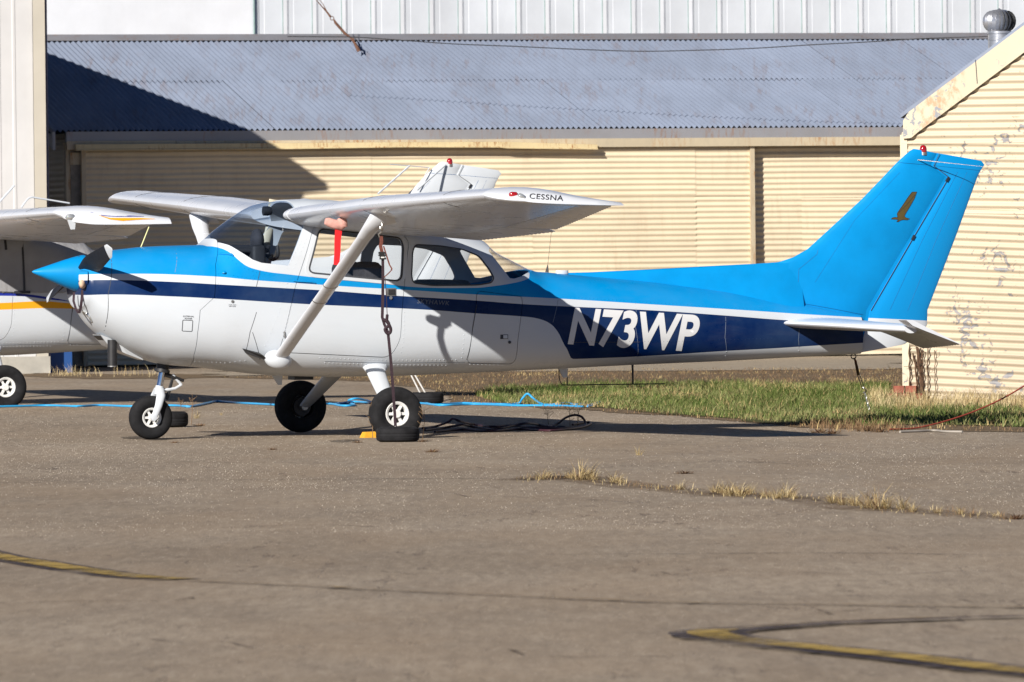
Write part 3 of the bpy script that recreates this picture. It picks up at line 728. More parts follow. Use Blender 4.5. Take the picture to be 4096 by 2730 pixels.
def band(pts, w_, th=.003):
    rg = []
    for u, v, y in pts:
        p = P(u, v, y); rg.append([p+Vector((-w_, 0, 0)), p+Vector((w_, -.004, 0)), p+Vector((w_, -.004+th, 0)), p+Vector((-w_, th, 0))])
    return loft(rg)
mk('plug_strap', band([(330,1160,-.22),(327,1200,-.24),(322,1235,-.22),(316,1254,-.2)], .011), M_WEB, cowling, 20)
mk('plug_strap', band([(296,1170,-.1),(294,1205,-.13),(304,1238,-.17),(314,1254,-.2)], .009), M_WEB, cowling, 20)
for yy in (-.10, .06):
    lp = P(356, 1262, yy); lmp = Matrix.Translation(Vector((lp.x-.005, yy, lp.z-.005))) @ Matrix.Rotation(R(-38), 4, 'Y')
    mk('landing_light', transform(lathe([(.062, .03), (.062, -.014), (.054, -.016), (.05, -.006), (.002, -.010)], 'X', 20), lmp), M_CLEAR, cowling, 60)
a = P(420, 1382); b = P(385, 1338); c = P(562, 1441); d = P(540, 1400)
mk('air_scoop', loft([[(a.x, -.10, a.z), (b.x, -.12, b.z), (b.x, .12, b.z), (a.x, .10, a.z)], [((a.x+c.x)/2, -.11, P(486,1416).z), ((b.x+d.x)/2, -.15, P(480,1370).z), ((b.x+d.x)/2, .15, P(480,1370).z), ((a.x+c.x)/2, .11, P(486,1416).z)], [(c.x, -.08, c.z), (d.x, -.1, d.z), (d.x, .1, d.z), (c.x, .08, c.z)]]), M_WHITE, cowling, 30)
mk('scoop_opening', loft([[(a.x-.004, -.08, a.z+.014), (b.x+.0, -.095, b.z-.012), (b.x+.0, .095, b.z-.012), (a.x-.004, .08, a.z+.014)], [(a.x+.02, -.08, a.z+.014), (b.x+.03, -.095, b.z-.012), (b.x+.03, .095, b.z-.012), (a.x+.02, .08, a.z+.014)]]), M_DARK, cowling)
ex = P(449, 1400, -.14)
mk('exhaust_pipe', tube([Vector((ex.x, -.14, ex.z+.08)), Vector((ex.x, -.14, P(449,1400).z)), Vector((ex.x, -.14, P(449,1467,-.14).z))], .038, 20), M_DARK, cowling, 60)
mk('exhaust_rim', lathe([(.039, 0), (.039, .008), (.033, .008), (.033, .0)], 'Z', 20, (ex.x, -.14, P(449,1467,-.14).z-.002)), M_STEEL, cowling)
mk('air_gauge_probe', tube([P(563,991), P(596,908)], .0045, 6), plain('pale_antenna', (.75, .72, .35), .4), cowling)

# ------------------------------------------------------------------ landing gear
def tire_vf(c, od, wd, rim):
    r = od/2; h = wd/2; pr = [(rim, -h*.62), (rim+(r-rim)*.25, -h*.90), (rim+(r-rim)*.5, -h), (r*.90, -h*.90), (r*.965, -h*.66), (r*.985, -h*.45), (r*.978, -h*.42), (r*.99, -h*.38), (r*1.0, -h*.12), (r*.992, -h*.09), (r*.992, h*.09), (r*1.0, h*.12), (r*.99, h*.38), (r*.978, h*.42), (r*.985, h*.45), (r*.965, h*.66), (r*.90, h*.90), (rim+(r-rim)*.5, h), (rim+(r-rim)*.25, h*.90), (rim, h*.62)]
    return lathe(pr+[pr[0]], 'Y', 48, c, cap=False)
def rim_vf(c, rim, wd, s, spokes=6):
    h = wd/2*.62; o = s*h
    ring = lathe([(rim*1.04, o*.7), (rim*1.06, o*1.02), (rim*.97, o*1.08), (rim*.80, o*.92), (rim*.76, o*.2), (rim*.76, -o*.2)], 'Y', 36, c, cap=False)
    hubv = lathe([(rim*.36, o*.2), (rim*.36, o*.9), (rim*.30, o*1.05), (rim*.01, o*1.06)], 'Y', 20, c)
    sp = []
    for k in range(spokes):
        M = Matrix.Translation(c) @ Matrix.Rotation(2*math.pi*k/spokes, 4, 'Y')
        sp.append(transform(box(rim*.3, rim*.80, min(o*.35, o*.75), max(o*.35, o*.75), -rim*.12, rim*.12), M))
    return join(ring, hubv, *sp)
def wheel(parent, c, od, wd, rim, s, far=False):
    c = tuple(c); mk('tire', tire_vf(c, od, wd, rim), M_TIRE, parent, 60)
    mk('rim', rim_vf(c, rim, wd, s), M_RIM, parent, 30)
    mk('rim_back', lathe([(rim*.9, 0), (rim*.2, s*.001)], 'Y', 24, c), M_DARK, parent)
for s in (-1, 1):
    c = Vector((P(1573,1657,-1.27).x*.5+P(1210,1638,1.27).x*.5, s*1.27, .212))
    ea = Vector((.09, s*.42, P(1520,1478,-.42).z+.02)); eb = Vector((c.x+.01, s*1.14, c.z+.02))
    g = mk('main_gear_leg', tube([ea+(eb-ea)*k for k in (-.12, 0, .25, .5, .75, .93, 1.02)], [.085, .082, .078, .070, .062, .055, .05], 18, .42, (1, 0, 0)), M_WHITE, plane, 60)
    mk('gear_fairing', tube([ea+(eb-ea)*k+Vector((dx_, 0, 0)) for k, dx_ in ((-.22, .03), (-.10, .02), (.0, .008), (.07, 0))], [.125, .12, .108, .088], 22, .44, (1, 0, 0)), M_WHITE, g, 60)
    wheel(g, c, .435, .16, .096, s)
    mk('axle', lathe([(.028, -.03*s), (.028, -.13*s)], 'Y', 12, tuple(c)), M_STEEL, g)
    mk('brake', lathe([(.075, -.03*s), (.075, -.055*s)], 'Y', 20, tuple(c)), M_DARK, g)
c = P(602, 1662); c.y = 0; c.z = .178
top = P(655, 1455); mid = P(640, 1556); ng = mk('nose_gear', tube([top+Vector((0, 0, .1)), P(650,1490)], .05, 18), M_DARK, plane, 60)
mk('strut_collar', tube([P(650,1478), P(648,1490)], .062, 18), M_DARK, ng)
mk('oleo_strut', tube([P(649,1486), P(637,1556)], .026, 18), M_CHROME, ng, 60)
fork = join(tube([P(640,1545), P(633,1580)], [.036, .036], 14))
for s in (-1, 1):
    fork = join(fork, tube([P(636,1556)+Vector((0, s*.03, 0)), P(632,1582)+Vector((0, s*.085, 0)), P(622,1622)+Vector((0, s*.092, 0)), c+Vector((.004, s*.092, 0))], [.035, .036, .030, .024], 12, .45, (1, 0, 0)))
    fork = join(fork, lathe([(.026, s*.085), (.026, s*.105), (.01, s*.108)], 'Y', 14, tuple(c)))
mk('fork', fork, M_WHITE, ng, 50)
wheel(ng, c, .356, .128, .078, -1)
mk('torque_link', join(tube([P(690,1500), P(726,1540)], [.014, .011], 8), tube([P(726,1540), P(700,1555), P(652,1563)], [.011, .012, .016], 8)), M_WHITE, ng)
mk('shimmy_damper', tube([P(660,1498), P(735,1524)], [.02, .012], 8), M_DARK, ng)
mk('tow_link', tube([P(690,1515), P(672,1580), P(668,1600)], [.012, .016, .012], 8, .5), M_DARK, ng)
# belly details
a = P(1105, 1502)
mk('belly_antenna', loft([[(P(1086,1500).x, y, P(1086,1500).z) for y in (-.012, .012)]+[(P(1128,1500).x, y, P(1128,1500).z) for y in (.012, -.012)], [(P(1112,1541).x, y, P(1112,1541).z) for y in (-.006, .006)]+[(P(1127,1541).x, y, P(1127,1541).z) for y in (.006, -.006)]]), M_WHITE, fuselage, 20)
mk('belly_fairing', join(box(P(1165,1500).x, P(1240,1500).x, -.09, .09, P(1165,1520).z, P(1165,1495).z)), M_DARK, fuselage)
mk('belly_antenna', loft([[(P(2232,1474).x, y, P(2232,1474).z) for y in (-.012, .012)]+[(P(2270,1474).x, y, P(2270,1474).z) for y in (.012, -.012)], [(P(2252,1511).x, y, P(2252,1511).z) for y in (-.006, .006)]+[(P(2268,1511).x, y, P(2268,1511).z) for y in (.006, -.006)]]), M_WHITE, fuselage, 20)
mk('towel_bar_antenna', join(tube(spline([P(2236,1478), P(2237,1510), P(2246,1535), P(2268,1541), P(2400,1539), P(2660,1536)], 5), .0045, 6), tube([P(2269,1508), P(2269,1541)], .0045, 6), tube([P(2530,1460), P(2532,1538)], [.010, .008], 6)), M_DARK, fuselage)
mk('roof_antenna', join(tube([P(2188,1090), P(2191,1060)], [.016, .003], 8), tube([P(2191,1062), P(2207,915)], .0016, 5)), M_DARK, fuselage)
gp = P(2248, 1092)
mk('gps_antenna', loft([scaled([(gp.x+.055*math.cos(a), .03*math.sin(a), gp.z-.01) for a in [2*math.pi*i/20 for i in range(20)]], k, 0) if h == 0 else [(p[0], p[1], p[2]+h) for p in scaled([(gp.x+.055*math.cos(a), .03*math.sin(a), gp.z-.01) for a in [2*math.pi*i/20 for i in range(20)]], k, 0)] for h, k in ((0, 1), (.02, .97), (.03, .8))]), M_WHITE, fuselage, 50)
rp = P(1216, 800)
mk('roof_fairing', transform(lathe([(math.sin(a_), -math.cos(a_)) for a_ in [math.pi*(i+.15)/8.3 for i in range(9)]], 'Z', 18), Matrix.Translation((rp.x, 0, rp.z-.01)) @ Matrix.Diagonal((.06, .04, .02, 1))), M_WHITE, fuselage, 60)

# ------------------------------------------------------------------ cabin interior
def rbox(x0, x1, y0, y1, z0, z1, r=0.04):
    """soft-cornered block"""
    me = raw(box(x0, x1, y0, y1, z0, z1)); bm = bmesh.new(); bm.from_mesh(me)
    bmesh.ops.bevel(bm, geom=bm.edges[:], offset=r, segments=3, affect='EDGES', profile=.5); bm.to_mesh(me); bm.free(); return smooth_only(me, 50)
zs_ = P(1455, 1048, -.25).z
for s in (-1, 1):
    xs_ = P(1455, 1048, -.25).x
    st = put(bpy.data.objects.new('seat', rbox(xs_-.06, xs_+.10, s*.27-.21, s*.27+.21, .68, zs_, .06)), plane); st.data.materials.append(M_SEAT); st.matrix_basis = Matrix.Translation((0, 0, 0))
    cu_ = put(bpy.data.objects.new('seat_cushion', rbox(xs_-.46, xs_+.02, s*.25-.18, s*.25+.18, .67, .77, .04)), st); cu_.data.materials.append(M_SEAT)
rb = put(bpy.data.objects.new('rear_seat', rbox(P(1740,1120,-.2).x, P(1850,1120,-.2).x, -.46, .46, .6, P(1790,1121,-.3).z, .05)), plane); rb.data.materials.append(M_SEAT)
pz = P(925, 975, 0).z; px0 = P(950, 1000, 0).x
ip = put(bpy.data.objects.new('instrument_panel', rbox(px0-.02, px0+.10, -.48, .48, .85, pz-.01, .03)), plane); ip.data.materials.append(M_PANEL)
gs = put(bpy.data.objects.new('glareshield', rbox(px0-.20, px0+.14, -.43, .43, pz-.075, pz-.035, .015)), plane); gs.data.materials.append(M_PANEL)
fl = put(bpy.data.objects.new('cabin_floor', raw(box(px0-.1, 1.0, -.24, .24, .60, .62))), plane); fl.data.materials.append(M_PANEL)
for s in (-1, 1):
    yk = P(1050, 1000, .26*s)
    mk('control_yoke', join(tube([(px0+.05, s*.26, pz-.10), (px0+.22, s*.26, pz-.10)], .014, 8), tube(spline([(px0+.22, s*.26-.12, pz-.02), (px0+.22, s*.26-.13, pz-.10), (px0+.22, s*.26, pz-.13), (px0+.22, s*.26+.13, pz-.10), (px0+.22, s*.26+.12, pz-.02)], 4), .016, 8)), M_PANEL, ip)
cm_ = P(1048, 845, 0.0)
mk('compass', lathe([(.038, -.02), (.04, .02), (.03, .05), (.002, .052)], 'X', 16, (cm_.x+.03, 0, cm_.z)), M_PANEL, plane, 50)
hd = P(1075, 840, .2)
mk('headset', transform(lathe([(math.sin(a_), -math.cos(a_)) for a_ in [math.pi*(i+.15)/8.3 for i in range(9)]], 'Z', 14), Matrix.Translation((px0+.26, .30, pz+.02)) @ Matrix.Diagonal((.055, .09, .10, 1))), M_SEAT, plane, 60)
mk('door_post', tube([P(1040,1050,.50), P(1075,930,.49), P(1100,800,.45)], [.045, .035, .05], 10, .4, (1, 0, 0)), M_BEIGE, plane, 60)

# ------------------------------------------------------------------ pitot cover with its red ribbon
pc = P(1372, 878, -1.65)
cov = empty('pitot_cover', 'faded pink canvas pitot cover hanging under the near wing of the blue airplane', 'cover', PM @ Matrix.Translation(pc))
def rel(u, v, y=-1.65): return P(u, v, y)-pc
mk('canvas_sleeve', join(tube([rel(1301,886), rel(1310,888), rel(1335,897), rel(1362,903), rel(1374,892)], [.026, .034, .038, .042, .040], 14, .75), tube([rel(1364,872), rel(1368,886), rel(1366,906)], [.028, .045, .05], 14, .6, (1, 0, 0))), M_PINK, cov, 60)
rb_ = [(1341,910,1369,914),(1340,960,1365,962),(1337,1010,1361,1012),(1333,1060,1355,1062)]
V = []; 
for i, (u0, v0, u1, v1) in enumerate(rb_):
    a = rel(u0, v0); b = rel(u1, v1); w_ = Vector((0, .012*math.sin(i*1.7), 0)); t_ = Vector((0, .003, 0)); V.append([a+w_-t_, b+w_-t_, b+w_+t_, a+w_+t_])
mk('red_ribbon', loft(V), M_REDCLOTH, cov, 20)
mk('pitot_tube', tube([rel(1368,858), rel(1371,880), rel(1345,893), rel(1310,888)], .012, 8), M_STEEL, nw, M=Matrix.Translation(pc))
# ------------------------------------------------------------------ buildings
def sheet_paint(name, base, streak=(0.30, 0.13, 0.05), amount=0.25, peel=None, grime=0.12, vertical=True, scale=1.0, rough=0.6, metal=0.0, dirt_col=(0.25, 0.22, 0.17)):
    """painted or galvanised sheet metal: slow colour drift, grime, rust runs, optional peeling to bare zinc"""
    m = NT(name); c = m.coord('Object'); g = m.n('ShaderNodeNewGeometry').outputs['Position']
    oi = m.n('ShaderNodeObjectInfo').outputs['Random']
    big = m.noise(g, 0.8*scale, 5, 0.6)
    col = m.ramp(big, [(0.3, tuple(x*0.90 for x in base)), (0.7, tuple(min(1, x*1.07) for x in base))])
    tint = m.math('MULTIPLY_ADD', oi, 0.10, 0.95); tc = m.n('ShaderNodeCombineColor')
    for i in range(3): m.l(tint, tc.inputs[i])
    col = m.mix(1.0, col, tc.outputs[0], 'MULTIPLY')
    gr = m.noise(m.mapv(g, (2.2, 2.2, 0.8)), 2.0*scale, 6, 0.65) if vertical else m.noise(m.mapv(g, (3.2, .45, .45), rot=(0, 0, R(-17))), 1.2*scale, 6, 0.65)
    col = m.mix(m.math('MULTIPLY', m.ramp(gr, [(0.48, 0), (0.8, 1)]), grime), col, dirt_col)
    if amount:
        st = m.noise(m.mapv(g, (5, 5, 0.9)) if vertical else m.mapv(g, (4.5, .5, .5), rot=(0, 0, R(-17))), 2.4*scale, 6, 0.7); patch = m.ramp(m.noise(g, 0.9*scale, 3), [(0.44, 0), (0.62, 1)])
        f = m.math('MULTIPLY', m.math('MULTIPLY', m.ramp(st, [(0.50, 0), (0.62, 1)]), patch), amount)
        col = m.mix(f, col, streak)
    h = m.noise(c, 90*scale, 3)
    if peel:
        area = m.ramp(m.noise(g, peel.get('area', 1.3), 3, .5), [(peel.get('a0', .42), 0), (peel.get('a1', .62), 1)])
        fl = m.noise(g, peel.get('s', 9.0), 6, 0.62, 1.2)
        thr = m.math('ADD', fl, m.math('MULTIPLY', area, peel.get('k', .20)))
        if peel.get('zone'):      # the weathered strip that has lost most of its paint
            so_ = m.n('ShaderNodeSeparateXYZ'); m.l(c, so_.inputs[0]); wob = m.math('MULTIPLY', m.noise(g, 2.5, 3), .5)
            xx_ = m.math('ADD', so_.outputs[0], wob); zn_ = m.math('MULTIPLY', m.math('MULTIPLY', m.ramp(xx_, [(.55, 0), (.75, 1)]), m.ramp(xx_, [(1.02, 1), (1.20, 0)])), m.ramp(so_.outputs[2], [(1.3, .1), (1.9, 1)]))
            thr = m.math('ADD', thr, m.math('MULTIPLY', zn_, .06))
        msk = m.ramp(thr, [(peel.get('t', .66), 0), (peel.get('t', .66)+.012, 1)])
        rim = m.ramp(thr, [(peel.get('t', .66)-.03, 0), (peel.get('t', .66)-.004, 1), (peel.get('t', .66)+.03, .2)])
        col = m.mix(m.math('MULTIPLY', rim, .45), col, (0.26, 0.17, 0.10))  # brown shadow edges of the flakes, put into the colour
        col = m.mix(msk, col, m.ramp(m.noise(g, 14, 4), [(.3, (.21, .205, .21)), (.7, (.31, .305, .31))]))
        h = m.math('SUBTRACT', m.math('MULTIPLY', h, .2), m.math('MULTIPLY', m.ramp(thr, [(peel.get('t', .66)-.06, 0), (peel.get('t', .66), -1.0), (peel.get('t', .66)+.015, 1)]), 1.0))
        m.bump(h, .55, .006)
    else: m.bump(h, .12, .002)
    m.set(col, rough, metal)
    return m.m
M_CREAM = sheet_paint('cream_sheet_paint', (0.66, 0.562, 0.405), amount=0.12, grime=.10)
M_PEEL = sheet_paint('peeling_cream_paint', (0.55, 0.462, 0.335), amount=.0, grime=.08, peel=dict(t=.69, k=.14, s=10.0, area=1.5, a0=.45, a1=.62, zone=1))
def rake_paint():
    m = NT('rusting_cream_trim'); c = m.coord(); g = m.n('ShaderNodeNewGeometry').outputs['Position']; sx_ = m.n('ShaderNodeSeparateXYZ'); m.l(c, sx_.inputs[0]); X = sx_.outputs[0]
    col = m.ramp(m.noise(g, 1.2, 5, .6), [(.3, (.54, .475, .345)), (.7, (.62, .545, .40))])
    zone = m.math('MULTIPLY', m.ramp(X, [(.10, 0), (.24, 1)]), m.ramp(X, [(.58, 1), (.66, 0)]))
    rust = m.ramp(m.noise(m.mapv(g, (1.6, 1.6, 1)), 9, 6, .7), [(.47, 0), (.62, 1)])
    col = m.mix(m.math('MULTIPLY', m.math('MULTIPLY', rust, zone), .6), col, (.42, .17, .055))
    z2 = m.ramp(X, [(.28, 1), (.62, 0)]); fl = m.noise(g, 11, 6, .62, 1.2)
    msk = m.math('MULTIPLY', m.ramp(m.math('ADD', fl, m.math('MULTIPLY', z2, .10)), [(.655, 0), (.668, 1)]), m.ramp(X, [(.0, 0), (.03, 1)]))
    col = m.mix(msk, col, (.27, .28, .30)); m.set(col, .65); m.bump(fl, .3, .004); return m.m
M_RAKE = rake_paint()
M_ROOF = sheet_paint('weathered_zinc_roof', (0.21, 0.25, 0.335), streak=(.15, .10, .085), amount=.38, grime=.26, vertical=False, rough=.65, metal=.0, dirt_col=(.10, .10, .12))
M_ZINC = sheet_paint('zinc_flashing', (0.31, 0.31, 0.33), scale=1.7, streak=(.30, .15, .07), amount=.7, grime=.2, rough=.5, metal=.3)
M_FASC = sheet_paint('cream_fascia', (0.50, 0.425, 0.30), scale=1.8, streak=(.33, .15, .05), amount=.8, grime=.35)
M_RAIL = sheet_paint('rusty_door_rail', (0.60, 0.49, 0.28), scale=2.2, streak=(.30, .12, .035), amount=.9, grime=.15)
M_BACKW = sheet_paint('white_wall_sheet', (0.64, 0.66, 0.70), amount=0, grime=.05, rough=.5)
M_BACKG = sheet_paint('grey_white_pan', (0.56, 0.59, 0.635), amount=0, grime=.05, rough=.5)
M_GREEN = plain('seam_line_green', (0.22, 0.32, 0.31), .7, var=.2)  # greenish dark strips along the panel seams
M_LEFTW = sheet_paint('white_building_sheet', (0.60, 0.595, 0.59), amount=0, grime=.06, rough=.5)
M_LEFTT = sheet_paint('beige_corner_trim', (0.54, 0.50, 0.42), amount=0, grime=.08)
M_INSIDE = plain('unlit_interior', (.04, .04, .045), .9)
M_WOOD = plain('grey_board', (.22, .20, .17), .9, var=.25, vscale=9)

def corr_wall(x0, x1, z0, z1, pitch=.076, amp=.009, y=0.0, phase=0.0, spp=6, clip=None, tilt=0.0, nx=1):
    """horizontally corrugated sheet standing in the x,z plane"""
    n = max(2, int((z1-z0)/pitch*spp)); V, Fc = [], []
    for i in range(n+1):
        z = z0+(z1-z0)*i/n; yy = y+amp*math.cos(2*math.pi*z/pitch+phase)
        for j in range(nx+1):
            x = x0+(x1-x0)*j/nx; V.append((x, yy+.004*noise.noise(Vector((x*1.3, z*2.0, phase*7))), z-tilt*(x-x0)+.006*noise.noise(Vector((x*.7, z*1.1, phase*5+3)))))
    for i in range(n):
        for j in range(nx): a = i*(nx+1)+j; Fc.append((a, a+1, a+nx+2, a+nx+1))
    return V, Fc

# --- cream hangar with zinc roof behind the airplanes
HYAW = R(17.0)
c0 = at_depth(278, 1480, 108.0); HF = frame_m((c0.x, 108.0, 0.0), HYAW)
def Hh(u, v, y=0.0): return hit(HF, u, v, y)
hangar = empty('corrugated_hangar', 'long cream corrugated hangar with grey zinc roof behind the airplanes', 'hangar', HF)
HL = 17.5
ez = Hh(1400, 518, -.16).z; RD = 5.23; rz = Hh(1400, 146, RD).z; tp = math.atan2(rz-ez, RD+.16)
lapv = Hh(1500, 305, 2.4); lap = .43
slope_len = math.hypot(RD+.16, rz-ez)
def roof_sheet(length, cols=10, pitch=.078, amp=.019, spp=8):
    V, Fc = [], []; n = cols*spp
    for i in range(n+1):
        x = pitch*cols*i/n; h = amp*math.cos(2*math.pi*i/spp)
        for k in (0, 1): V.append((x, length*k, h))
    for i in range(n): Fc.append((2*i, 2*i+2, 2*i+3, 2*i+1))
    return mesh_from((V, Fc), 'roof_sheet', 180)
sw = .78; l1 = slope_len*.52; l2 = slope_len*.50
m_lo, m_up = roof_sheet(l1), roof_sheet(l2)
for me_ in (m_lo, m_up): me_.materials.append(M_ROOF)
ns = int((HL+1.0)/(sw-.078*0))
roof_f = mk('roof', box(-.2, HL+.2, -.05, RD, -.30, -.26), M_INSIDE, hangar); roof_f.matrix_basis = Matrix.Translation((0, 0, ez+.2)) @ Matrix.Rotation(0, 4, 'X')
bpy.data.meshes.remove(roof_f.data); roof_f = put(bpy.data.objects.new('roof', mesh_from(loft([[(-.25, -.10, ez-.03), (-.25, RD, rz-.03), (-.25, 2*RD, ez-.03)], [(HL, -.10, ez-.03), (HL, RD, rz-.03), (HL, 2*RD, ez-.03)]]), 'roof', 20)), hangar); roof_f.data.materials.append(M_INSIDE)
for i in range(ns):
    for row, me_ in ((0, m_lo), (1, m_up)):
        o = put(bpy.data.objects.new('roof_sheet', me_), roof_f)
        dz = random.uniform(-.003, .003); y0 = -.16+(0 if row == 0 else slope_len*.50*math.cos(tp)); z0 = ez+(0 if row == 0 else slope_len*.50*math.sin(tp)+.007)
        if row == 0: y0 += random.uniform(-.012, .012)
        o.matrix_basis = Matrix.Translation((-.25+i*sw*.9985, y0, z0+dz)) @ Matrix.Rotation(tp, 4, 'X') @ Matrix.Rotation(random.uniform(-.0012, .0012), 4, 'Z')
mk('ridge_cap', loft([[(x, RD-.36, rz-.36*math.tan(tp)+.030), (x, RD, rz+.034), (x, RD+.16, rz-.03), (x, RD, rz+.0)] for x in (-.3, HL)]), M_ZINC, hangar, 20)
# back slope and walls
for nm, ring in (('back_wall', box(0, HL, 2*RD-.1, 2*RD, 0, ez)),):
    mk(nm, ring, M_CREAM, hangar)
# fascia: zinc strip above a cream lip, door rail, header
zf0 = Hh(2800, 586, -.17).z; zf1 = ez-.012
mk('fascia_flashing', box(-.05, HL, -.175, -.10, zf0+.11, zf1), M_ZINC, hangar)
xs = [-.05]+sorted(random.uniform(0.6, HL-.6) for _ in range(4))+[HL]
for a, b in zip(xs[:-1], xs[1:]):
    dz = random.uniform(-.008, .008)
    mk('fascia_board', box(a+.004, b-.004, -.185-random.uniform(0, .01), -.11, zf0+dz, zf0+.118+dz), M_FASC, hangar)
xr1 = Hh(2385, 600, -.2).x; xr0 = Hh(300, 600, -.2).x; zr0 = Hh(1400, 595, -.25).z; zr1 = Hh(1400, 571, -.25).z
rail = mk('door_rail', loft([[(x, -.19, z1_), (x, -.26, z1_-.004), (x, -.265, z0_+.02), (x, -.28, z0_+.012), (x, -.28, z0_), (x, -.19, z0_)] for x, z0_, z1_ in ((xr0, zr0-.005, zr1), (xr0+3, zr0-.002, zr1), (xr0+4.6, zr0+.012, zr1+.004), (xr0+6, zr0, zr1), (xr1-1.3, zr0-.012, zr1-.002), (xr1, zr0-.035, zr1-.045))]), M_RAIL, hangar, 20)
mk('header', box(-.02, HL, .12, .18, zf0-.3, zf0+.10), M_CREAM, hangar)
# sliding door leaves, each made of lapped corrugated sheets
xd0 = Hh(345, 900, -.09).x; xd1 = Hh(3003, 900, -.09).x; zt_d = zf0+.06
def leaf(name, xa, xb, y, seams, zlaps, label=None):
    rootm = mk(name, box(xa+.02, xb-.02, y+.03, y+.06, .04, zt_d-.02), M_INSIDE, hangar)
    xsx = [xa]+seams+[xb]; zz = [0.03]+zlaps+[zt_d]
    for i in range(len(xsx)-1):
        for k in range(len(zz)-1):
            z0, z1 = zz[k], zz[k+1]+(.03 if k < len(zz)-2 else 0)
            mk('door_sheet', corr_wall(xsx[i]-(.02 if i else 0), xsx[i+1], z0, z1,   .0775, .0105, y-.004*((i % 2))-.004*k+random.uniform(-.001, .001), random.uniform(-.5, .5), 7, nx=12, tilt=random.uniform(-.0012, .0012)), M_CREAM, rootm, 180)
    return rootm
sx = [Hh(u, 900, -.09).x for u in (577, 1488, 2135, 2783)]
leaf('sliding_door', xd0, xd1, -.09, sx, [Hh(2000, 1010, -.09).z, Hh(2000, 792, -.09).z])
leaf('sliding_door', xd1+.06, HL-.1, .055, [Hh(3215, 900, .02).x, xd1+3.4], [Hh(3000, 1005, .02).z, Hh(3000, 793, .02).z])
mk('door_post', box(xd1-.012, xd1+.052, -.135, -.05, .02, zt_d+.03), M_FASC, hangar)
mk('door_stile', box(xd0-.06, xd0+.0, -.11, -.05, .02, zt_d), M_FASC, hangar)
mk('jamb_board', box(Hh(283, 900).x, Hh(336, 900).x, -.03, .08, .02, Hh(300, 605).z), M_WOOD, hangar)
mk('jamb_board', box(Hh(280, 900).x-.002, Hh(330, 900).x+.006, -.05, -.032, Hh(300, 660).z, Hh(300, 612).z), M_FASC, hangar)
# left gable end: corrugated sheets and a rake board
bmg = bmesh.new(); vv, ff = corr_wall(0, 2*RD, .05, rz, .0775, .009); me_ = mesh_from((vv, ff), 'gable', 180)
bmg.from_mesh(me_)
for pn, pc_ in (((-math.sin(tp), 0, math.cos(tp)), (0, 0, ez-.06)), ((math.sin(tp), 0, math.cos(tp)), (2*RD, 0, ez-.06))):
    bmesh.ops.bisect_plane(bmg, geom=bmg.verts[:]+bmg.edges[:]+bmg.faces[:], plane_co=pc_, plane_no=pn, clear_outer=True)
bmg.to_mesh(me_); bmg.free()
gb = mk('gable_wall', me_, M_CREAM, hangar); gb.matrix_basis = Matrix.Translation((.02, 0, 0)) @ Matrix.Rotation(R(90), 4, 'Z') @ Matrix.Diagonal((1, 1, 1, 1))
mk('rake_board', loft([[(-.24, -.16, ez-.26), (-.24, -.16, ez-.01), (-.20, -.16, ez-.01), (-.20, -.16, ez-.26)], [(-.24, RD, rz-.27), (-.24, RD, rz-.02), (-.20, RD, rz-.02), (-.20, RD, rz-.27)], [(-.24, 2*RD, ez-.26), (-.24, 2*RD, ez-.01), (-.20, 2*RD, ez-.01), (-.20, 2*RD, ez-.26)]]), M_ZINC, hangar, 20)
mk('right_gable', box(HL-.05, HL, 0, 2*RD, 0, ez), M_CREAM, hangar)
mk('end_post', box(-.02, Hh(286, 900).x, -.02, .10, 0, ez-.26), M_FASC, hangar)

# --- tall white hangar behind it
cB = at_depth(180, 1400, 126.0); BF = frame_m((cB.x-1.0, 126.0, 0.0), HYAW)
white_h = empty('white_metal_hangar', 'tall white metal hangar with ribbed wall rising behind the zinc roof', 'hangar', BF)
xb0 = hit(BF, 1015, 100).x; pw = (hit(BF, 2181, 100).x-xb0)/10.0
mk('wall', box(-6, xb0+pw*32, .06, 14.0, 0, 9.5), M_BACKW, white_h)
def pan(w_, h=9.4):
    prof = [(0, 0), (.012, -.012), (.075*w_/.45, -.012), (.087*w_/.45, 0), (.17, .004), (.18, 0), (.30*w_/.45, .004), (w_-.004, 0)]
    return loft([[(x, y, z) for x, y in prof] for z in (0, h)], cap=False, closed=False)
pm = mesh_from(pan(pw), 'wall_panel', 20); pm.materials.append(M_BACKG)
rib = mesh_from(box(-.013, -.003, -.014, .01, 0, 9.4), 'panel_rib', 0); rib.materials.append(M_GREEN)
ribw = mesh_from(box(-.001, .062, -.022, -.008, 0, 9.4), 'rib_cover', 0); ribw.materials.append(M_BACKW)
for i in range(31):
    o = put(bpy.data.objects.new('wall_panel', pm), white_h); o.matrix_basis = Matrix.Translation((xb0+pw*i, 0, .02))
    for me_, nm in ((rib, 'panel_seam'), (ribw, 'seam_cover')):
        q = put(bpy.data.objects.new(nm, me_), o)
# left part: sliding door with fine ribs
fx = []; n = int((xb0-.0+6)/.052)
for i in range(n+1): fx.append((-6+i*.052, -.010+.010*math.cos(i*math.pi)))
mk('sliding_door', loft([[(x, y-.05, z) for x, y in fx] for z in (0.02, 9.4)], cap=False, closed=False), M_BACKW, white_h, 180)
mk('door_edge', box(xb0-.02, xb0-.004, -.08, 0, 0, 9.4), M_GREEN, white_h)

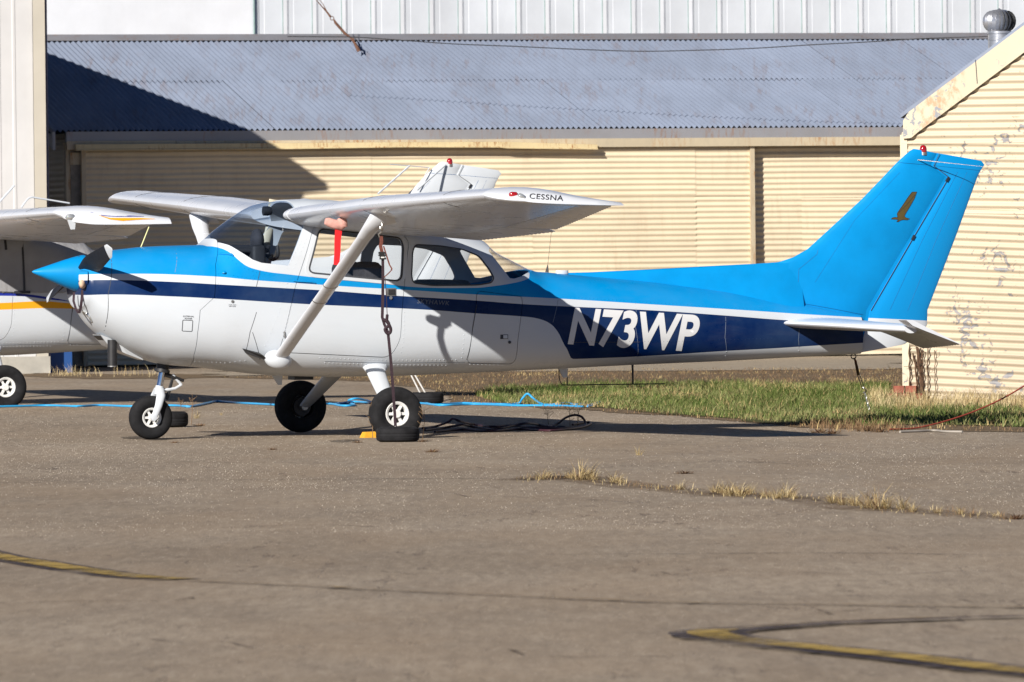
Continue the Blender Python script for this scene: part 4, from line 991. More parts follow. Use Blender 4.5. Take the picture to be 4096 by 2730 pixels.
# --- white building at the left, whose corner and eave throw the big shadow on the zinc roof
TOSUN = -SUN_TRAVEL
def px_of(p):
    d = p-CAM; t = d.dot(_f); a = d.x/t*F; b = -(d.dot(_u))/t*F
    return 2048+a*math.cos(ROLL)+b*math.sin(ROLL), 1365-a*math.sin(ROLL)+b*math.cos(ROLL)
Q = HF @ Hh(1204, 780, -.09); t_ = 0.0
while px_of(Q+TOSUN*t_)[0] > 173 and t_ < 40: t_ += .01
corner = Q+TOSUN*t_
LF = frame_m((corner.x, corner.y, 0), HYAW); Li = LF.inverted()
T = HF @ Hh(1313, 738, -.09); t2 = 0.0
while (Li @ (T+TOSUN*t2)).y > -.02 and t2 < 60: t2 += .01
tipL = Li @ (T+TOSUN*t2)
left_b = empty('white_metal_building', 'white ribbed metal building with beige corner trim standing left of the hangar', 'building', LF)
EZ = tipL.z; OV = max(.12, tipL.x)
mk('wall', loft([[(x, 0.06, 0), (x, .06, EZ-.05), (x, 16, EZ-.05), (x, 16, 0)] for x in (-14, -.02)]), M_LEFTW, left_b, 20)
pw2 = .90
prf = [(0, 0), (.012, -.030), (.055, -.032), (.07, 0), (.22, .0), (.228, -.007), (.26, -.007), (.268, 0), (.42, 0), (.428, -.007), (.46, -.007), (.468, 0), (.62, 0), (.628, -.007), (.66, -.007), (.668, 0), (pw2-.004, 0)]
pm2 = mesh_from(loft([[(x, y, z) for x, y in prf] for z in (.02, EZ-.06)], cap=False, closed=False), 'wall_panel', 20); pm2.materials.append(M_LEFTW)
for i in range(15):
    o = put(bpy.data.objects.new('wall_panel', pm2), left_b); o.matrix_basis = Matrix.Translation((-.15-pw2*(i+1)+.28, 0, 0))
    if i == 0: o.matrix_basis = Matrix.Translation((-.15-pw2, 0, 0))
    else: o.matrix_basis = Matrix.Translation((-.15-pw2*(i+1), 0, 0))
mk('corner_trim', loft([[(-.155, -.03, z), (-.155, -.045, z), (0, -.045, z), (0, .1, z), (-.01, .1, z), (-.01, -.03, z)] for z in (.02, EZ-.05)]), M_LEFTT, left_b, 20)
mk('corner_edge_strip', tube([(.022, .0, .05), (.022, .0, EZ-.1)], .019, 10), plain('dark_blue_strip', (.05, .05, .10), .5), left_b)  # thin dark strip added for the dark line along the corner edge
mk('concrete_base', box(-14, .02, -.065, .05, 0, .22), plain('dirty_concrete', (.42, .40, .35), .9, var=.2, vscale=3, bump=.3, bscale=20), left_b)
mk('roof_eave', loft([[(-14, y, EZ+1.4), (OV, y, EZ), (OV, y, EZ-.10), (OV-.35, y, EZ-.14), (OV-.5, y, EZ-.06), (-14, y, EZ+1.2)] for y in (-.03, 16.2)]), M_LEFTW, left_b, 20)

bb = ground(230, 1492); BBM = frame_m((bb.x, bb.y, 0), HYAW)
blue_b = empty('blue_board', 'blue painted board propped upright between the white building and the hangar', 'board', BBM)
mk('panel', box(-.22, .19, -.03, .0, .0, 1.05), plain('faded_blue_paint', (.015, .07, .24), .6, var=.15, vscale=3), blue_b)
mk('batten', box(-.20, .17, -.035, -.03, .50, .56), plain('darker_blue_paint', (.012, .05, .18), .6), blue_b)

# --- peeling cream hangar at the right
RYAW = R(-12.0)
g0 = ground(3618, 1602); RF = frame_m((g0.x, g0.y, 0), RYAW)
def Rh(u, v, y=0.0): return hit(RF, u, v, y)
rh = empty('peeling_hangar', 'cream corrugated hangar with badly peeling paint and rusty gable trim', 'hangar', RF)
RX = 7.0; z_e = Rh(3616, 520).z
p1, p2 = Rh(3640, 548), Rh(4096, 205); rs = (p2.z-p1.z)/(p2.x-p1.x); ra = math.atan(rs)
laps = [Rh(3700, 1395).z, Rh(3700, 838).z, Rh(3700, 567).z, 9.0]
zz = [0.0]+laps; tl = [.055, .045, .02, .0]
for k in range(4):
    for i, (xa, xb) in enumerate(((0, 2.3), (2.28, 4.6), (4.58, RX))):
        me_ = mesh_from(corr_wall(xa, xb, zz[k]-(.4 if k else 0), zz[k+1]+(.03 if k < 3 else 0),   .0755, .0115, -.004*k-.002*i, random.uniform(-1, 1), 8, tilt=tl[k], nx=10), 'wall_sheet', 180)
        bm = bmesh.new(); bm.from_mesh(me_)
        for s_, x_ in ((-1, p1.x), (1, p1.x)):
            if s_ == -1: pn = Vector((-math.sin(ra), 0, math.cos(ra))); po = Vector((p1.x, 0, p1.z+.10))
            bmesh.ops.bisect_plane(bm, geom=bm.verts[:]+bm.edges[:]+bm.faces[:], plane_co=po, plane_no=pn, clear_outer=True)
        if k: bmesh.ops.bisect_plane(bm, geom=bm.verts[:]+bm.edges[:]+bm.faces[:], plane_co=(xa, 0, zz[k]-.02-tl[k-1]*(xa)), plane_no=Vector((tl[k-1], 0, 1)), clear_inner=True)
        bm.to_mesh(me_); bm.free()
        if len(me_.polygons): mk('wall_sheet', me_, M_PEEL, rh)
mk('corner_board', box(-.015, .055, -.022, .05, .10, z_e-.05), sheet_paint('pale_corner_paint', (.68, .60, .43), amount=0, peel=dict(t=.70, k=.2, s=8)), rh)
mk('side_wall', loft([[(.02, y, .1), (.02, y, z_e-.1), (.06, y, z_e-.1), (.06, y, .1)] for y in (.03, 9)]), M_CREAM, rh, 20)
def R2(u, v): p = Rh(u, v, -.04); return (p.x, p.z)
XA = RX*.99; ext = lambda q: (XA, q[1]+rs*(XA-q[0]))
rk = [R2(3613,556), R2(3613,484), R2(3634,450), ext(R2(3634,450)), ext(R2(3672,530)), R2(3672,530), R2(3645,553)]
mk('rake_trim', prism(rk, -.055, -.025), M_RAKE, rh, 20)
mk('trim_joint', tube([Vector((*R2(3903,240), 0)).xzy*1.0+Vector((0, -.057, 0)), Vector((*R2(3910,335), 0)).xzy+Vector((0, -.057, 0))], .004, 5), M_SEAL, rh)
mk('roof', loft([[(-.01, y, R2(3634,448)[1]-.02), (XA, y, ext(R2(3634,448))[1]-.02), (XA, y, ext(R2(3634,448))[1]-.06), (-.01, y, R2(3634,448)[1]-.06)] for y in (-.02, 9)]), M_ROOF, rh, 20)
for k, (xx, zz_) in enumerate(((-.10, .0), (.02, .0), (-.04, .075), (.08, .075), (.14, .0))):
    mk('foundation_brick', box(xx-.055, xx+.05, -.09, .02, zz_, zz_+.068), plain('red_brick', (.26, .08, .05), .9, var=.3, vscale=20, bump=.4, bscale=50), rh)
# turbine ventilator on that roof
vb = at_depth(3998, 150, g0.y+1.6)
vent = empty('turbine_ventilator', 'round silver turbine roof ventilator behind the rusty gable trim', 'ventilator', frame_m((vb.x, vb.y, 0), RYAW))
zc = at_depth(3998, 86, vb.y).z; zn = at_depth(3998, 175, vb.y).z-.1; rv = .168; M_GALV = plain('galvanised_vane', (.50, .51, .54), .30, metal=.75, var=.15, vscale=20)
mk('neck', lathe([(.115, zn), (.115, zc-.13), (.125, zc-.125), (.125, zc-.10), (.10, zc-.095)], 'Z', 28), M_GALV, vent, 40)
mk('neck_band', lathe([(.118, zc-.19), (.121, zc-.188), (.121, zc-.178), (.118, zc-.176)], 'Z', 28), M_GALV, vent)
mk('core', lathe([(.09, zc-.1), (.14, zc), (.09, zc+.10)], 'Z', 20), M_DARK, vent)
for k in range(22):
    a0 = 2*math.pi*k/22; rg = []
    for i in range(9):
        t = i/8; lat = R(-62+128*t); r_ = rv*(math.cos(lat)**.6); z_ = zc+.105*math.sin(lat)/math.sin(R(66)); tw = .25*math.sin(math.pi*t)
        r2_ = r_*.86
        rg.append([(r_*math.cos(a0+tw*.4), r_*math.sin(a0+tw*.4), z_), (r2_*math.cos(a0+.30+tw*.4), r2_*math.sin(a0+.30+tw*.4), z_)])
    mk('vane', loft(rg, cap=False, closed=False), M_GALV, vent, 60)
mk('cap', lathe([(.085, zc+.098), (.07, zc+.112), (.02, zc+.118), (.003, zc+.13)], 'Z', 20), M_GALV, vent, 50)
# dry vines on its corner
M_VINE = plain('dry_vine_stem', (.10, .055, .03), .9, var=.4, vscale=30)
vr = ground(3672, 1604); vine = empty('dry_vine', 'bare brown vine stems climbing the peeling hangar beside its corner', 'vine', RF)
for k, (u, du, w_) in enumerate(((3637,4,.006),(3655,22,.009),(3668,26,.012),(3675,10,.007),(3684,6,.006),(3692,4,.005),(3710,2,.006),(3738,4,.004))):
    pts = []
    top = 1392+random.randint(-10, 30)
    for i in range(9):
        t = i/8; p = Rh(u+du*t+random.uniform(-3, 3), top+(1600-top)*t, -.03); p.y = -.03-random.uniform(0, .02); pts.append(p)
    mk('stem', tube(spline(pts, 3), w_, 5), M_VINE, vine)
    for _ in range(8):
        b = random.choice(pts); e = b+Vector((random.uniform(-.05, .05), -.02, random.uniform(-.02, .07))); mk('twig', tube([b, (b+e)/2+Vector((0, -.01, 0)), e], .002, 4), M_VINE, vine)

# guy wire with turnbuckle fixed on the zinc roof, and a slack cable lying along it
an = HF @ Vector((Hh(1436, 207, 4.0).x, 4.0, ez+(4.16)*math.tan(tp)+.02)); aD = an.y
def D(u, v, d=None): return at_depth(u, v, d or aD)
guy = empty('guy_wire', 'rusty turnbuckle and guy wire anchored in the zinc roof', 'cable', Matrix.Translation(an))
gp_ = lambda u, v: D(u, v)-an
M_RUST = plain('rusty_steel', (.13, .06, .035), .8, var=.4, vscale=30)
mk('anchor', join(tube([gp_(1400,148), gp_(1420,175), gp_(1436,206)], [.012, .02, .028], 8), tube([gp_(1412,150), gp_(1424,185)], .008, 6)), M_RUST, guy)
mk('turnbuckle', tube([gp_(1335,78), gp_(1342,92), gp_(1380,135), gp_(1400,150)], [.010, .020, .020, .012], 8), M_RUST, guy)
cr_ = gp_(1328, 74)
mk('eye_ring', tube([cr_+Vector((.026*math.cos(a_), 0, .026*math.sin(a_))) for a_ in [2*math.pi*i/14 for i in range(15)]], .006, 6), M_RUST, guy)
mk('strand', tube([gp_(1322,68), gp_(1310,52), gp_(1262,-2), gp_(1100,-190)], [.016, .012, .0045, .0045], 6), M_RUST, guy)
mk('strand', tube([gp_(1310,52), gp_(1290,14), gp_(1276,-2), gp_(1150,-180)], [.008, .0045, .0045, .0045], 6), M_RUST, guy)
cab = [(1150,147),(1290,148),(1430,150),(1620,163),(1820,177),(2050,186),(2330,199),(2560,206),(2750,203),(3000,195),(3250,180),(3450,170),(3700,155),(3960,147)]
pts = [D(u, v, 109.5) for u, v in cab]
cb = mk('overhead_cable', tube(spline(pts, 4), .0065, 6), M_DARK, None); tag(cb, 'thin dark cable sagging in front of the zinc roof', 'cable')
# ------------------------------------------------------------------ second airplane, parked behind and to the left
g2 = ground(22, 1628); YAW2 = R(19.0); SC2 = 1.02
o2 = Vector((g2.x, g2.y, 0))-Matrix.Rotation(YAW2, 3, 'Z') @ Vector((0, -1.27*SC2, 0))
PM2 = frame_m(o2, YAW2) @ Matrix.Rotation(R(-0.9), 4, 'Y') @ Matrix.Rotation(R(0.85), 4, 'X') @ Matrix.Scale(SC2, 4)
def P2(u, v, y=0.0): return hit(PM2, u, v, y)
def S2(u, v):
    y = .5
    for _ in range(8): h = P2(u, v, -y); y = .5*y+.5*side(h.x, h.z)
    h = P2(u, v, -y); return (h.x, h.z)
def line2(pts, x_end): 
    q = [S2(*p) for p in pts]; return q
ORANGE = (0.80, 0.36, 0.01); ROYAL = (0.02, 0.035, 0.30)
E_ = lambda q: [(XR[0], q[0][1]+(q[0][0]-XR[0])*0.02)]+q+[(XR[1], q[-1][1])]
CUR2 = {'A': E_([S2(u, v) for u, v in [(0,1172),(100,1177),(190,1189),(290,1207),(420,1232)]]), 'B': E_([S2(u, v) for u, v in [(0,1184),(100,1187),(190,1198),(290,1209),(420,1232)]]),
        'C': E_([S2(u, v) for u, v in [(0,1213),(150,1206),(300,1215),(600,1222),(900,1228)]]), 'D': E_([S2(u, v) for u, v in [(0,1240),(150,1234),(300,1236),(600,1238),(900,1229)]])}
M_FUS2 = striped('white_paint_orange_stripe', XR, ZR, CUR2, 2.2, [('A', 'B', ROYAL), ('C', 'D', ORANGE)], weather=.02)
plane2 = empty('light_airplane', 'white high wing airplane with orange and blue stripes under a grey cabin cover', 'airplane', PM2)
SKIP = {'registration_letters', 'model_lettering', 'power_lettering', 'vent_lettering', 'bird_emblem', 'bird_outline', 'wing_lettering', 'seat', 'seat_cushion', 'rear_seat', 'instrument_panel', 'glareshield', 'cabin_floor', 'control_yoke', 'compass', 'headset', 'door_post', 'plug_strap', 'intake_plug', 'towel_bar_antenna', 'air_gauge_probe', 'pitot_tube', 'navigation_light', 'strobe_light', 'whip_antenna', 'model_lettering', 'exhaust_pipe', 'exhaust_rim', 'gps_antenna', 'roof_antenna', 'entry_step', 'windshield', 'door_window', 'far_door_window', 'side_window', 'far_side_window'}
SWAP = {M_FUS: M_FUS2, M_BLUEP: M_WHITE, M_RUD: M_WHITE}
def clone(o, parent):
    nm = o.name.split('.')[0]
    if nm in SKIP: return
    c = o.copy(); COL.objects.link(c); c.parent = parent
    for i, sl in enumerate(c.material_slots):
        if sl.material in SWAP: sl.link = 'OBJECT'; sl.material = SWAP[o.material_slots[i].material]
    for ch in o.children: clone(ch, c)
for ch in list(plane.children): clone(ch, plane2)
w2 = [o for o in plane2.children if o.name.startswith('wing') and not o.name.startswith('wing_')]
nw2 = [o for o in w2 if o.data == nw.data][0]
# stripe decals and strobe fin on its near wing tip (same tip shape, its own frame)
tip2 = [o for o in nw2.children if o.data == near_tip.data][0]; tip2.data = mesh_from(tip_loft(-1, .055, .04), 'wing_tip', 50); tip2.data.materials.append(M_WING)
tipmap2 = on_mesh(tip2, .003, PM2)
def decal_poly(name, poly, mat, par):
    V = [tuple(tipmap2(*p)) for p in poly]; n = len(V)//2
    mk(name, (V, [(i, i+1, 2*n-2-i, 2*n-1-i) for i in range(n-1)]), mat, par, 0)
upO = [(395,862),(440,873),(490,873),(560,873),(620,877)]; loO = [(395,863),(440,879),(490,885),(560,880),(620,878)]
decal_poly('orange_flash', upO+loO[::-1], plain('orange_decal', ORANGE, .4, var=.03), nw2)
upB = [(362,850),(410,862),(460,866),(520,864),(575,867)]; loB = [(362,851),(410,865),(460,868),(520,868),(575,868)]
decal_poly('blue_flash', upB+loB[::-1], plain('violet_blue_decal', (.05, .045, .30), .4, var=.03), nw2)
sl = tipmap2(282, 870)
mk('strobe_light', transform(lathe([(.004, -.05), (.026, -.03), (.03, .0), (.026, .03), (.004, .055)], 'X', 14), Matrix.Translation(sl)), M_CLEAR, nw2, 60)
mk('light_shield', loft([[sl+Vector((-.03, -.012, -.02)), sl+Vector((.05, -.012, -.02)), sl+Vector((.05, .012, -.02)), sl+Vector((-.03, .012, -.02))], [sl+Vector((.0, -.008, -.115)), sl+Vector((.04, -.008, -.115)), sl+Vector((.04, .008, -.115)), sl+Vector((.0, .008, -.115))]]), M_WHITE, nw2, 20)
fin2 = [o for o in plane2.children if o.data == fin.data][0]
mk('vor_antenna', join(tube([P2(1512,776,-.30), P2(1638,664,-.12)], .011, 6), tube([P2(1560,658,-.20), P2(1718,671,-.04)], .005, 6), tube([P2(1668,762,-.30), P2(1782,661,-.04)], .010, 6), tube([P2(1718,671,-.05), P2(1668,758,-.07)], .005, 6)), M_WHITE, fin2)
mk('tail_light', lathe([(.002, -.0), (.02, .006), (.024, .03), (.012, .06)], 'X', 12, tuple(P2(1838,789))), M_CLEAR, fin2)
mk('bent_whip_antenna', join(tube(spline([P2(85,832), P2(108,800), P2(125,790), P2(150,793), P2(278,814)], 4), .009, 6), tube([P2(-8,815), P2(58,742)], .010, 6)), M_WHITE, [o for o in plane2.children if o.data == fuselage.data][0])
# canvas cover over its cabin
M_CANVAS = NT('grey_canvas'); c = M_CANVAS.coord(); fold = M_CANVAS.noise(M_CANVAS.mapv(c, (6, 6, .9)), 2.0, 4, .5)
M_CANVAS.set(M_CANVAS.ramp(M_CANVAS.noise(c, 3, 4), [(.3, (.26, .26, .27)), (.7, (.36, .36, .37))]), .95); M_CANVAS.bump(fold, .5, .03); M_CANVAS = M_CANVAS.m
cv = empty('cabin_cover', 'grey canvas cover with black straps over the cabin of the orange striped airplane', 'cover', PM2)
cp = [S2(-420, 900), (P2(262,930).x, P2(262,930).z+.1), (P2(300,945).x, P2(300,945).z+.03), (P2(400,1015).x, P2(400,1015).z+.05), S2(385,1075), S2(330,1150), S2(250,1172), S2(120,1171), S2(-420,1150)]
xs_c = [x for x in XS if S2(-420,900)[0]-.3 < x < 2.0]
covm = boolean(raw(loft([section(x, -.025) for x in xs_c])), raw(loft([section(x, -.012) for x in [xs_c[0]-.05]+xs_c[1:-1]+[xs_c[-1]+.05]])), 'DIFFERENCE')
covm = boolean(covm, raw(prism(cp, -2, 2)), 'INTERSECT')
smooth_only(covm, 40); o = put(bpy.data.objects.new('canvas', covm), cv); covm.materials.clear(); covm.materials.append(M_CANVAS)
def strap2(px, w_):
    rg = []
    for i, (u, v) in enumerate(px):
        x, z = S2(u, v); y = -side(x, z)-.030; a = px[max(0, i-1)]; b = px[min(len(px)-1, i+1)]
        n_ = Vector((-(b[1]-a[1]), 0, -(b[0]-a[0])*-1)).normalized() if False else None
        du, dv = b[0]-a[0], b[1]-a[1]; L = math.hypot(du, dv); nx_, nz_ = dv/L, du/L
        rg.append([Vector((x-nx_*w_, y-.004, z-nz_*w_)), Vector((x+nx_*w_, y-.004, z+nz_*w_)), Vector((x+nx_*w_, y+.012, z+nz_*w_)), Vector((x-nx_*w_, y+.012, z-nz_*w_))])
    return loft(rg)
for px, w_ in (([(-60,958),(40,949),(104,943)], .016), ([(84,950),(88,1010),(92,1090),(95,1168)], .010), ([(16,955),(21,1000)], .012), ([(54,1170),(118,1169)], .013)):
    mk('strap', strap2(px, w_), M_LETTERK, cv, 20)

# ------------------------------------------------------------------ tie-downs, tires, chock, cords
def lying_tire(name, u, v, od, h, label, group=None):
    """old tire lying flat; (u, v) is the middle of its near bottom edge on the photo"""
    g_ = ground(u, v); c = g_+Vector((0, od/2, 0)); r = od/2
    M = Matrix.Translation((c.x, c.y, 0)); t = empty(name, label, 'tire', M, group)
    pr = [(r*.56, .01), (r*.8, .0), (r*.96, h*.12), (r, h*.28), (r*.985, h*.32), (r*1.0, h*.36), (r*1.0, h*.5), (r*.985, h*.54), (r*1.0, h*.58), (r, h*.72), (r*.96, h*.88), (r*.8, h), (r*.56, h*.98), (r*.5, h*.9), (r*.5, h*.1), (r*.56, .01)]
    mk('tread', lathe(pr[2:11], 'Z', 40, cap=False), M_TIRE, t, 40)
    mk('sidewall', lathe(pr[10:]+pr[:3], 'Z', 40, cap=False), M_TIRE, t, 40)
    mk('filling', lathe([(r*.52, 0), (r*.52, h*.7), (.01, h*.75)], 'Z', 24), plain('packed_gravel', (.16, .14, .12), .95, bump=.6, bscale=40), t)
    return t, c
lying_tire('anchor_tire', 1590, 1770, .345, .118, 'old tire lying flat under the near wing strap of the blue airplane')
lying_tire('anchor_tire', 672, 1711, .34, .135, 'old tire lying flat just behind the nose wheel of the blue airplane')
t3, c3 = lying_tire('anchor_tire', 1706, 1617, .34, .115, 'old tire lying flat tied with white ropes below the striped airplane')
# strap from the near wing ring to the tire
rg_w = PM @ ringp; bt = ground(1588, 1752); bt = at_depth(1584, 1722, ground(1590, 1765).y+.02)
strap = empty('tie_down_strap', 'dark ratchet strap stretched from the near wing ring down to a tire', 'strap', Matrix.Translation(Vector((bt.x, bt.y, 0))))
so = Vector((bt.x, bt.y, 0))
def SP(u, v):
    k = (v-905)/(1722-905); y = rg_w.y+(bt.y-rg_w.y)*k; return at_depth(u, v, y)-so
def ribbon(pts, w_, th=.002):
    rg = []
    for u, v in pts: p = SP(u, v); rg.append([p+Vector((-w_, -th, 0)), p+Vector((w_, -th, 0)), p+Vector((w_, th, 0)), p+Vector((-w_, th, 0))])
    return loft(rg)
mk('upper_webbing', ribbon([(1524,945),(1526,968),(1522,985),(1528,1010)], .014), M_BROWNWEB, strap, 20)
mk('hook', tube(spline([SP(1518,950), SP(1515,938), SP(1524,930), SP(1530,920), SP(1526,908)], 4), .006, 6), M_STEEL, strap)
mk('hook', tube(spline([SP(1583,1705), SP(1578,1712), SP(1581,1723), SP(1590,1722), SP(1588,1710)], 4), .006, 6), M_STEEL, strap)
mk('ratchet', join(ribbon([(1526,1008),(1531,1038)], .022, .02), tube([SP(1513,1013), SP(1543,1013)], .006, 6), tube([SP(1513,1022), SP(1543,1022)], .006, 6), tube([SP(1518,1036), SP(1545,1036)], .006, 6)), M_DARK, strap)
mk('main_webbing', ribbon([(1531,1036),(1532,1100),(1531,1200),(1529,1270),(1538,1300),(1552,1330),(1562,1430),(1570,1530),(1578,1640),(1582,1706)], .0115), M_WEB, strap, 20)
mk('loose_webbing', ribbon([(1534,985),(1545,1020),(1558,1060),(1567,1075),(1566,1082),(1550,1098),(1536,1110)], .006), M_BROWNWEB, strap, 20)
mk('tail_webbing', ribbon([(1540,1110),(1545,1180),(1549,1265)], .003), M_WEB, strap, 20)
mk('knot', join(tube(spline([SP(1530,1278), SP(1546,1286), SP(1560,1308), SP(1563,1326), SP(1552,1336), SP(1540,1318), SP(1556,1300), SP(1545,1280)], 4), .013, 7), tube([SP(1549,1260), SP(1546,1290)], .012, 7)), M_WEB, strap, 60)
mk('pale_buckle', ribbon([(1531,1028),(1531,1033)], .014, .022), M_RIM, strap)
# yellow chock
cg = ground(1482, 1752); ch = empty('wheel_chock', 'yellow wooden wheel chock against the near main wheel', 'chock', frame_m((cg.x, cg.y, 0), YAW))
mk('wedge', loft([[(-.055, 0, .0), (-.03, 0, .045), (.10, 0, .05), (.13, 0, 0)], [(-.055, .12, .0), (-.03, .12, .045), (.10, .12, .05), (.13, .12, 0)]]), plain('yellow_paint', (.72, .36, .02), .7, var=.2, vscale=25), ch, 20)
# tail tie-down
tw_ = PM @ tr; tb = ground(3478, 1650); td = empty('tail_tie_down', 'strap and chain hanging from the tail of the blue airplane', 'strap', Matrix.Translation((tb.x, tb.y, 0)))
to = Vector((tb.x, tb.y, 0))
def TP(u, v): k = (v-1424)/(1650-1424); return at_depth(u, v, tw_.y+(tb.y-tw_.y)*k)-to
mk('strap', loft([[TP(u-5-w_, v), TP(u+5+w_, v), TP(u+5+w_, v)+Vector((0, .006, 0)), TP(u-5-w_, v)+Vector((0, .006, 0))] for u, v, w_ in ((3417,1432,-2),(3422,1445,0),(3434,1502,1))]), M_BROWNWEB, td, 20)
for a_, b_ in (((3430,1502),(3450,1555)), ((3440,1502),(3456,1550))): mk('rope', tube([TP(*a_), TP(*b_)], .0045, 5), plain('pale_rope', (.50, .46, .38), .9), td)
mk('hook', tube(spline([TP(3452,1552), TP(3462,1557), TP(3463,1568), TP(3455,1572)], 4), .008, 6), M_STEEL, td)
for i in range(7):
    c = TP(3461+2.6*i, 1576+11*i); mk('chain_link', tube([c+Vector((.008*math.cos(a_)*(1 if i % 2 else .3), .008*math.sin(a_)*(0 if i % 2 else 1), .016*math.sin(a_))) for a_ in [2*math.pi*j/10 for j in range(11)]], .003, 5), M_STEEL, td)
# white ropes to the third tire
ro = Vector((c3.x, c3.y, 0)); rt = empty('tie_down_rope', 'two white ropes rising from a tire behind the main wheel', 'rope', Matrix.Translation(ro))
tpos = (PM2 @ Vector((3.6, 0, .72)))
for (u0, v0), (u1, v1) in (((1648,1508),(1682,1576)), ((1664,1508),(1702,1574))):
    a_ = at_depth(u0, v0, c3.y+.6)-ro; b_ = at_depth(u1, v1, c3.y)-ro; e_ = a_+(a_-b_)*1.2
    mk('rope', tube([e_, a_, b_], .0085, 6), plain('white_rope', (.62, .60, .56), .9), rt)

def ground_cord(name, px, r, mat, label, lift=None):
    pts = []
    for i, q in enumerate(px):
        g_ = ground(q[0], q[1])
        if len(q) > 2: g_ = at_depth(q[0], q[1], ground(q[0], q[2]).y)      # raised part: depth of the ground below it
        else: g_ = g_+Vector((0, 0, r))
        pts.append(g_)
    o0 = Vector((pts[0].x, pts[0].y, 0)); o = mk(name, tube(spline([p-o0 for p in pts], 5), r, 7), mat, None, 60, M=Matrix.Translation(o0)); return tag(o, label, 'cord')
M_BCORD = plain('blue_cord', (.03, .36, .72), .45, var=.08)
M_DCORD = plain('dark_red_cord', (.045, .012, .02), .6, var=.3)
M_RCORD = plain('red_orange_cord', (.30, .05, .03), .6, var=.15)
ground_cord('extension_cord', [(-60,1633),(60,1630),(200,1627),(310,1630),(400,1626),(520,1630),(690,1627),(760,1631),(830,1618),(870,1610),(950,1616),(1060,1622),(1150,1626),(1300,1620),(1345,1624)], .011, M_BCORD, 'bright blue cord running past the nose wheel')
ground_cord('extension_cord', [(1335,1622),(1390,1617),(1420,1626),(1370,1628),(1345,1622),(1410,1612),(1480,1616),(1560,1620),(1680,1618),(1760,1626),(1900,1622),(2050,1627),(2220,1628),(2330,1632)], .011, M_BCORD, 'bright blue cord tangled in loops behind the main wheels')
ground_cord('extension_cord', [(1400,1616),(1395,1602,1620),(1425,1595,1620),(1465,1602,1618),(1500,1614),(1620,1612),(1665,1596,1612),(1690,1612),(1740,1624),(1850,1618),(1990,1622),(2070,1620),(2090,1595,1620),(2110,1576,1620),(2135,1596,1620),(2170,1622),(2230,1622),(2268,1617),(2300,1624),(2338,1621)], .011, M_BCORD, 'bright blue cord rising in a hump in front of the grass')
ground_cord('extension_cord', [(2350,1628),(2372,1622),(2400,1614),(2380,1626),(2350,1632)], .010, M_BCORD, 'short blue cord end lying at the edge of the grass')
for k, (pts_, lb) in enumerate(((([(1690,1718),(1740,1712),(1790,1690,1712),(1812,1676,1712),(1840,1686,1712),(1900,1704),(1960,1712),(2050,1708),(2140,1716),(2260,1714)]), 'dark cord with a raised kink beside the near wheel'),
    (([(1700,1726),(1780,1716),(1850,1700,1716),(1890,1712),(1980,1722),(2060,1702,1716),(2110,1694,1714),(2160,1706),(2230,1716)]), 'dark cord lying in flat waves behind the near anchor tire'),
    (([(2190,1712),(2230,1700),(2262,1672,1708),(2300,1661,1708),(2328,1670,1708),(2342,1694,1708),(2330,1712),(2250,1718),(2140,1722)]), 'dark red cord end standing up in an arch'),
    (([(1740,1732),(1850,1724),(1960,1730),(2080,1722),(2200,1728),(2320,1716),(2362,1700),(2350,1694),(2290,1704)]), 'dark cord looping round the foot of the red arch'))):
    ground_cord('extension_cord', pts_, .010, M_DCORD, lb)
dD = ground(3640, 1722).y
pts = [at_depth(u, v, dD+(u-3600)*.0022) for u, v in ((3560,1727),(3640,1722),(3700,1706),(3800,1680),(3900,1645),(4000,1600),(4110,1536),(4300,1410))]
pts[0].z = .012; pts[1].z = max(.012, pts[1].z); o0 = Vector((pts[0].x, pts[0].y, 0))
rc = mk('extension_cord', tube(spline([p-o0 for p in pts], 5), .0065, 7), M_RCORD, None, 60, M=Matrix.Translation(o0)); tag(rc, 'red orange cord rising from the grass edge towards the peeling hangar', 'cord')
ground_cord('rope', [(3600,1733),(3680,1730),(3740,1728),(3780,1732),(3850,1733)], .010, plain('grey_rope', (.34, .31, .27), .9), 'pale grey rope lying on the pavement edge near the tail')
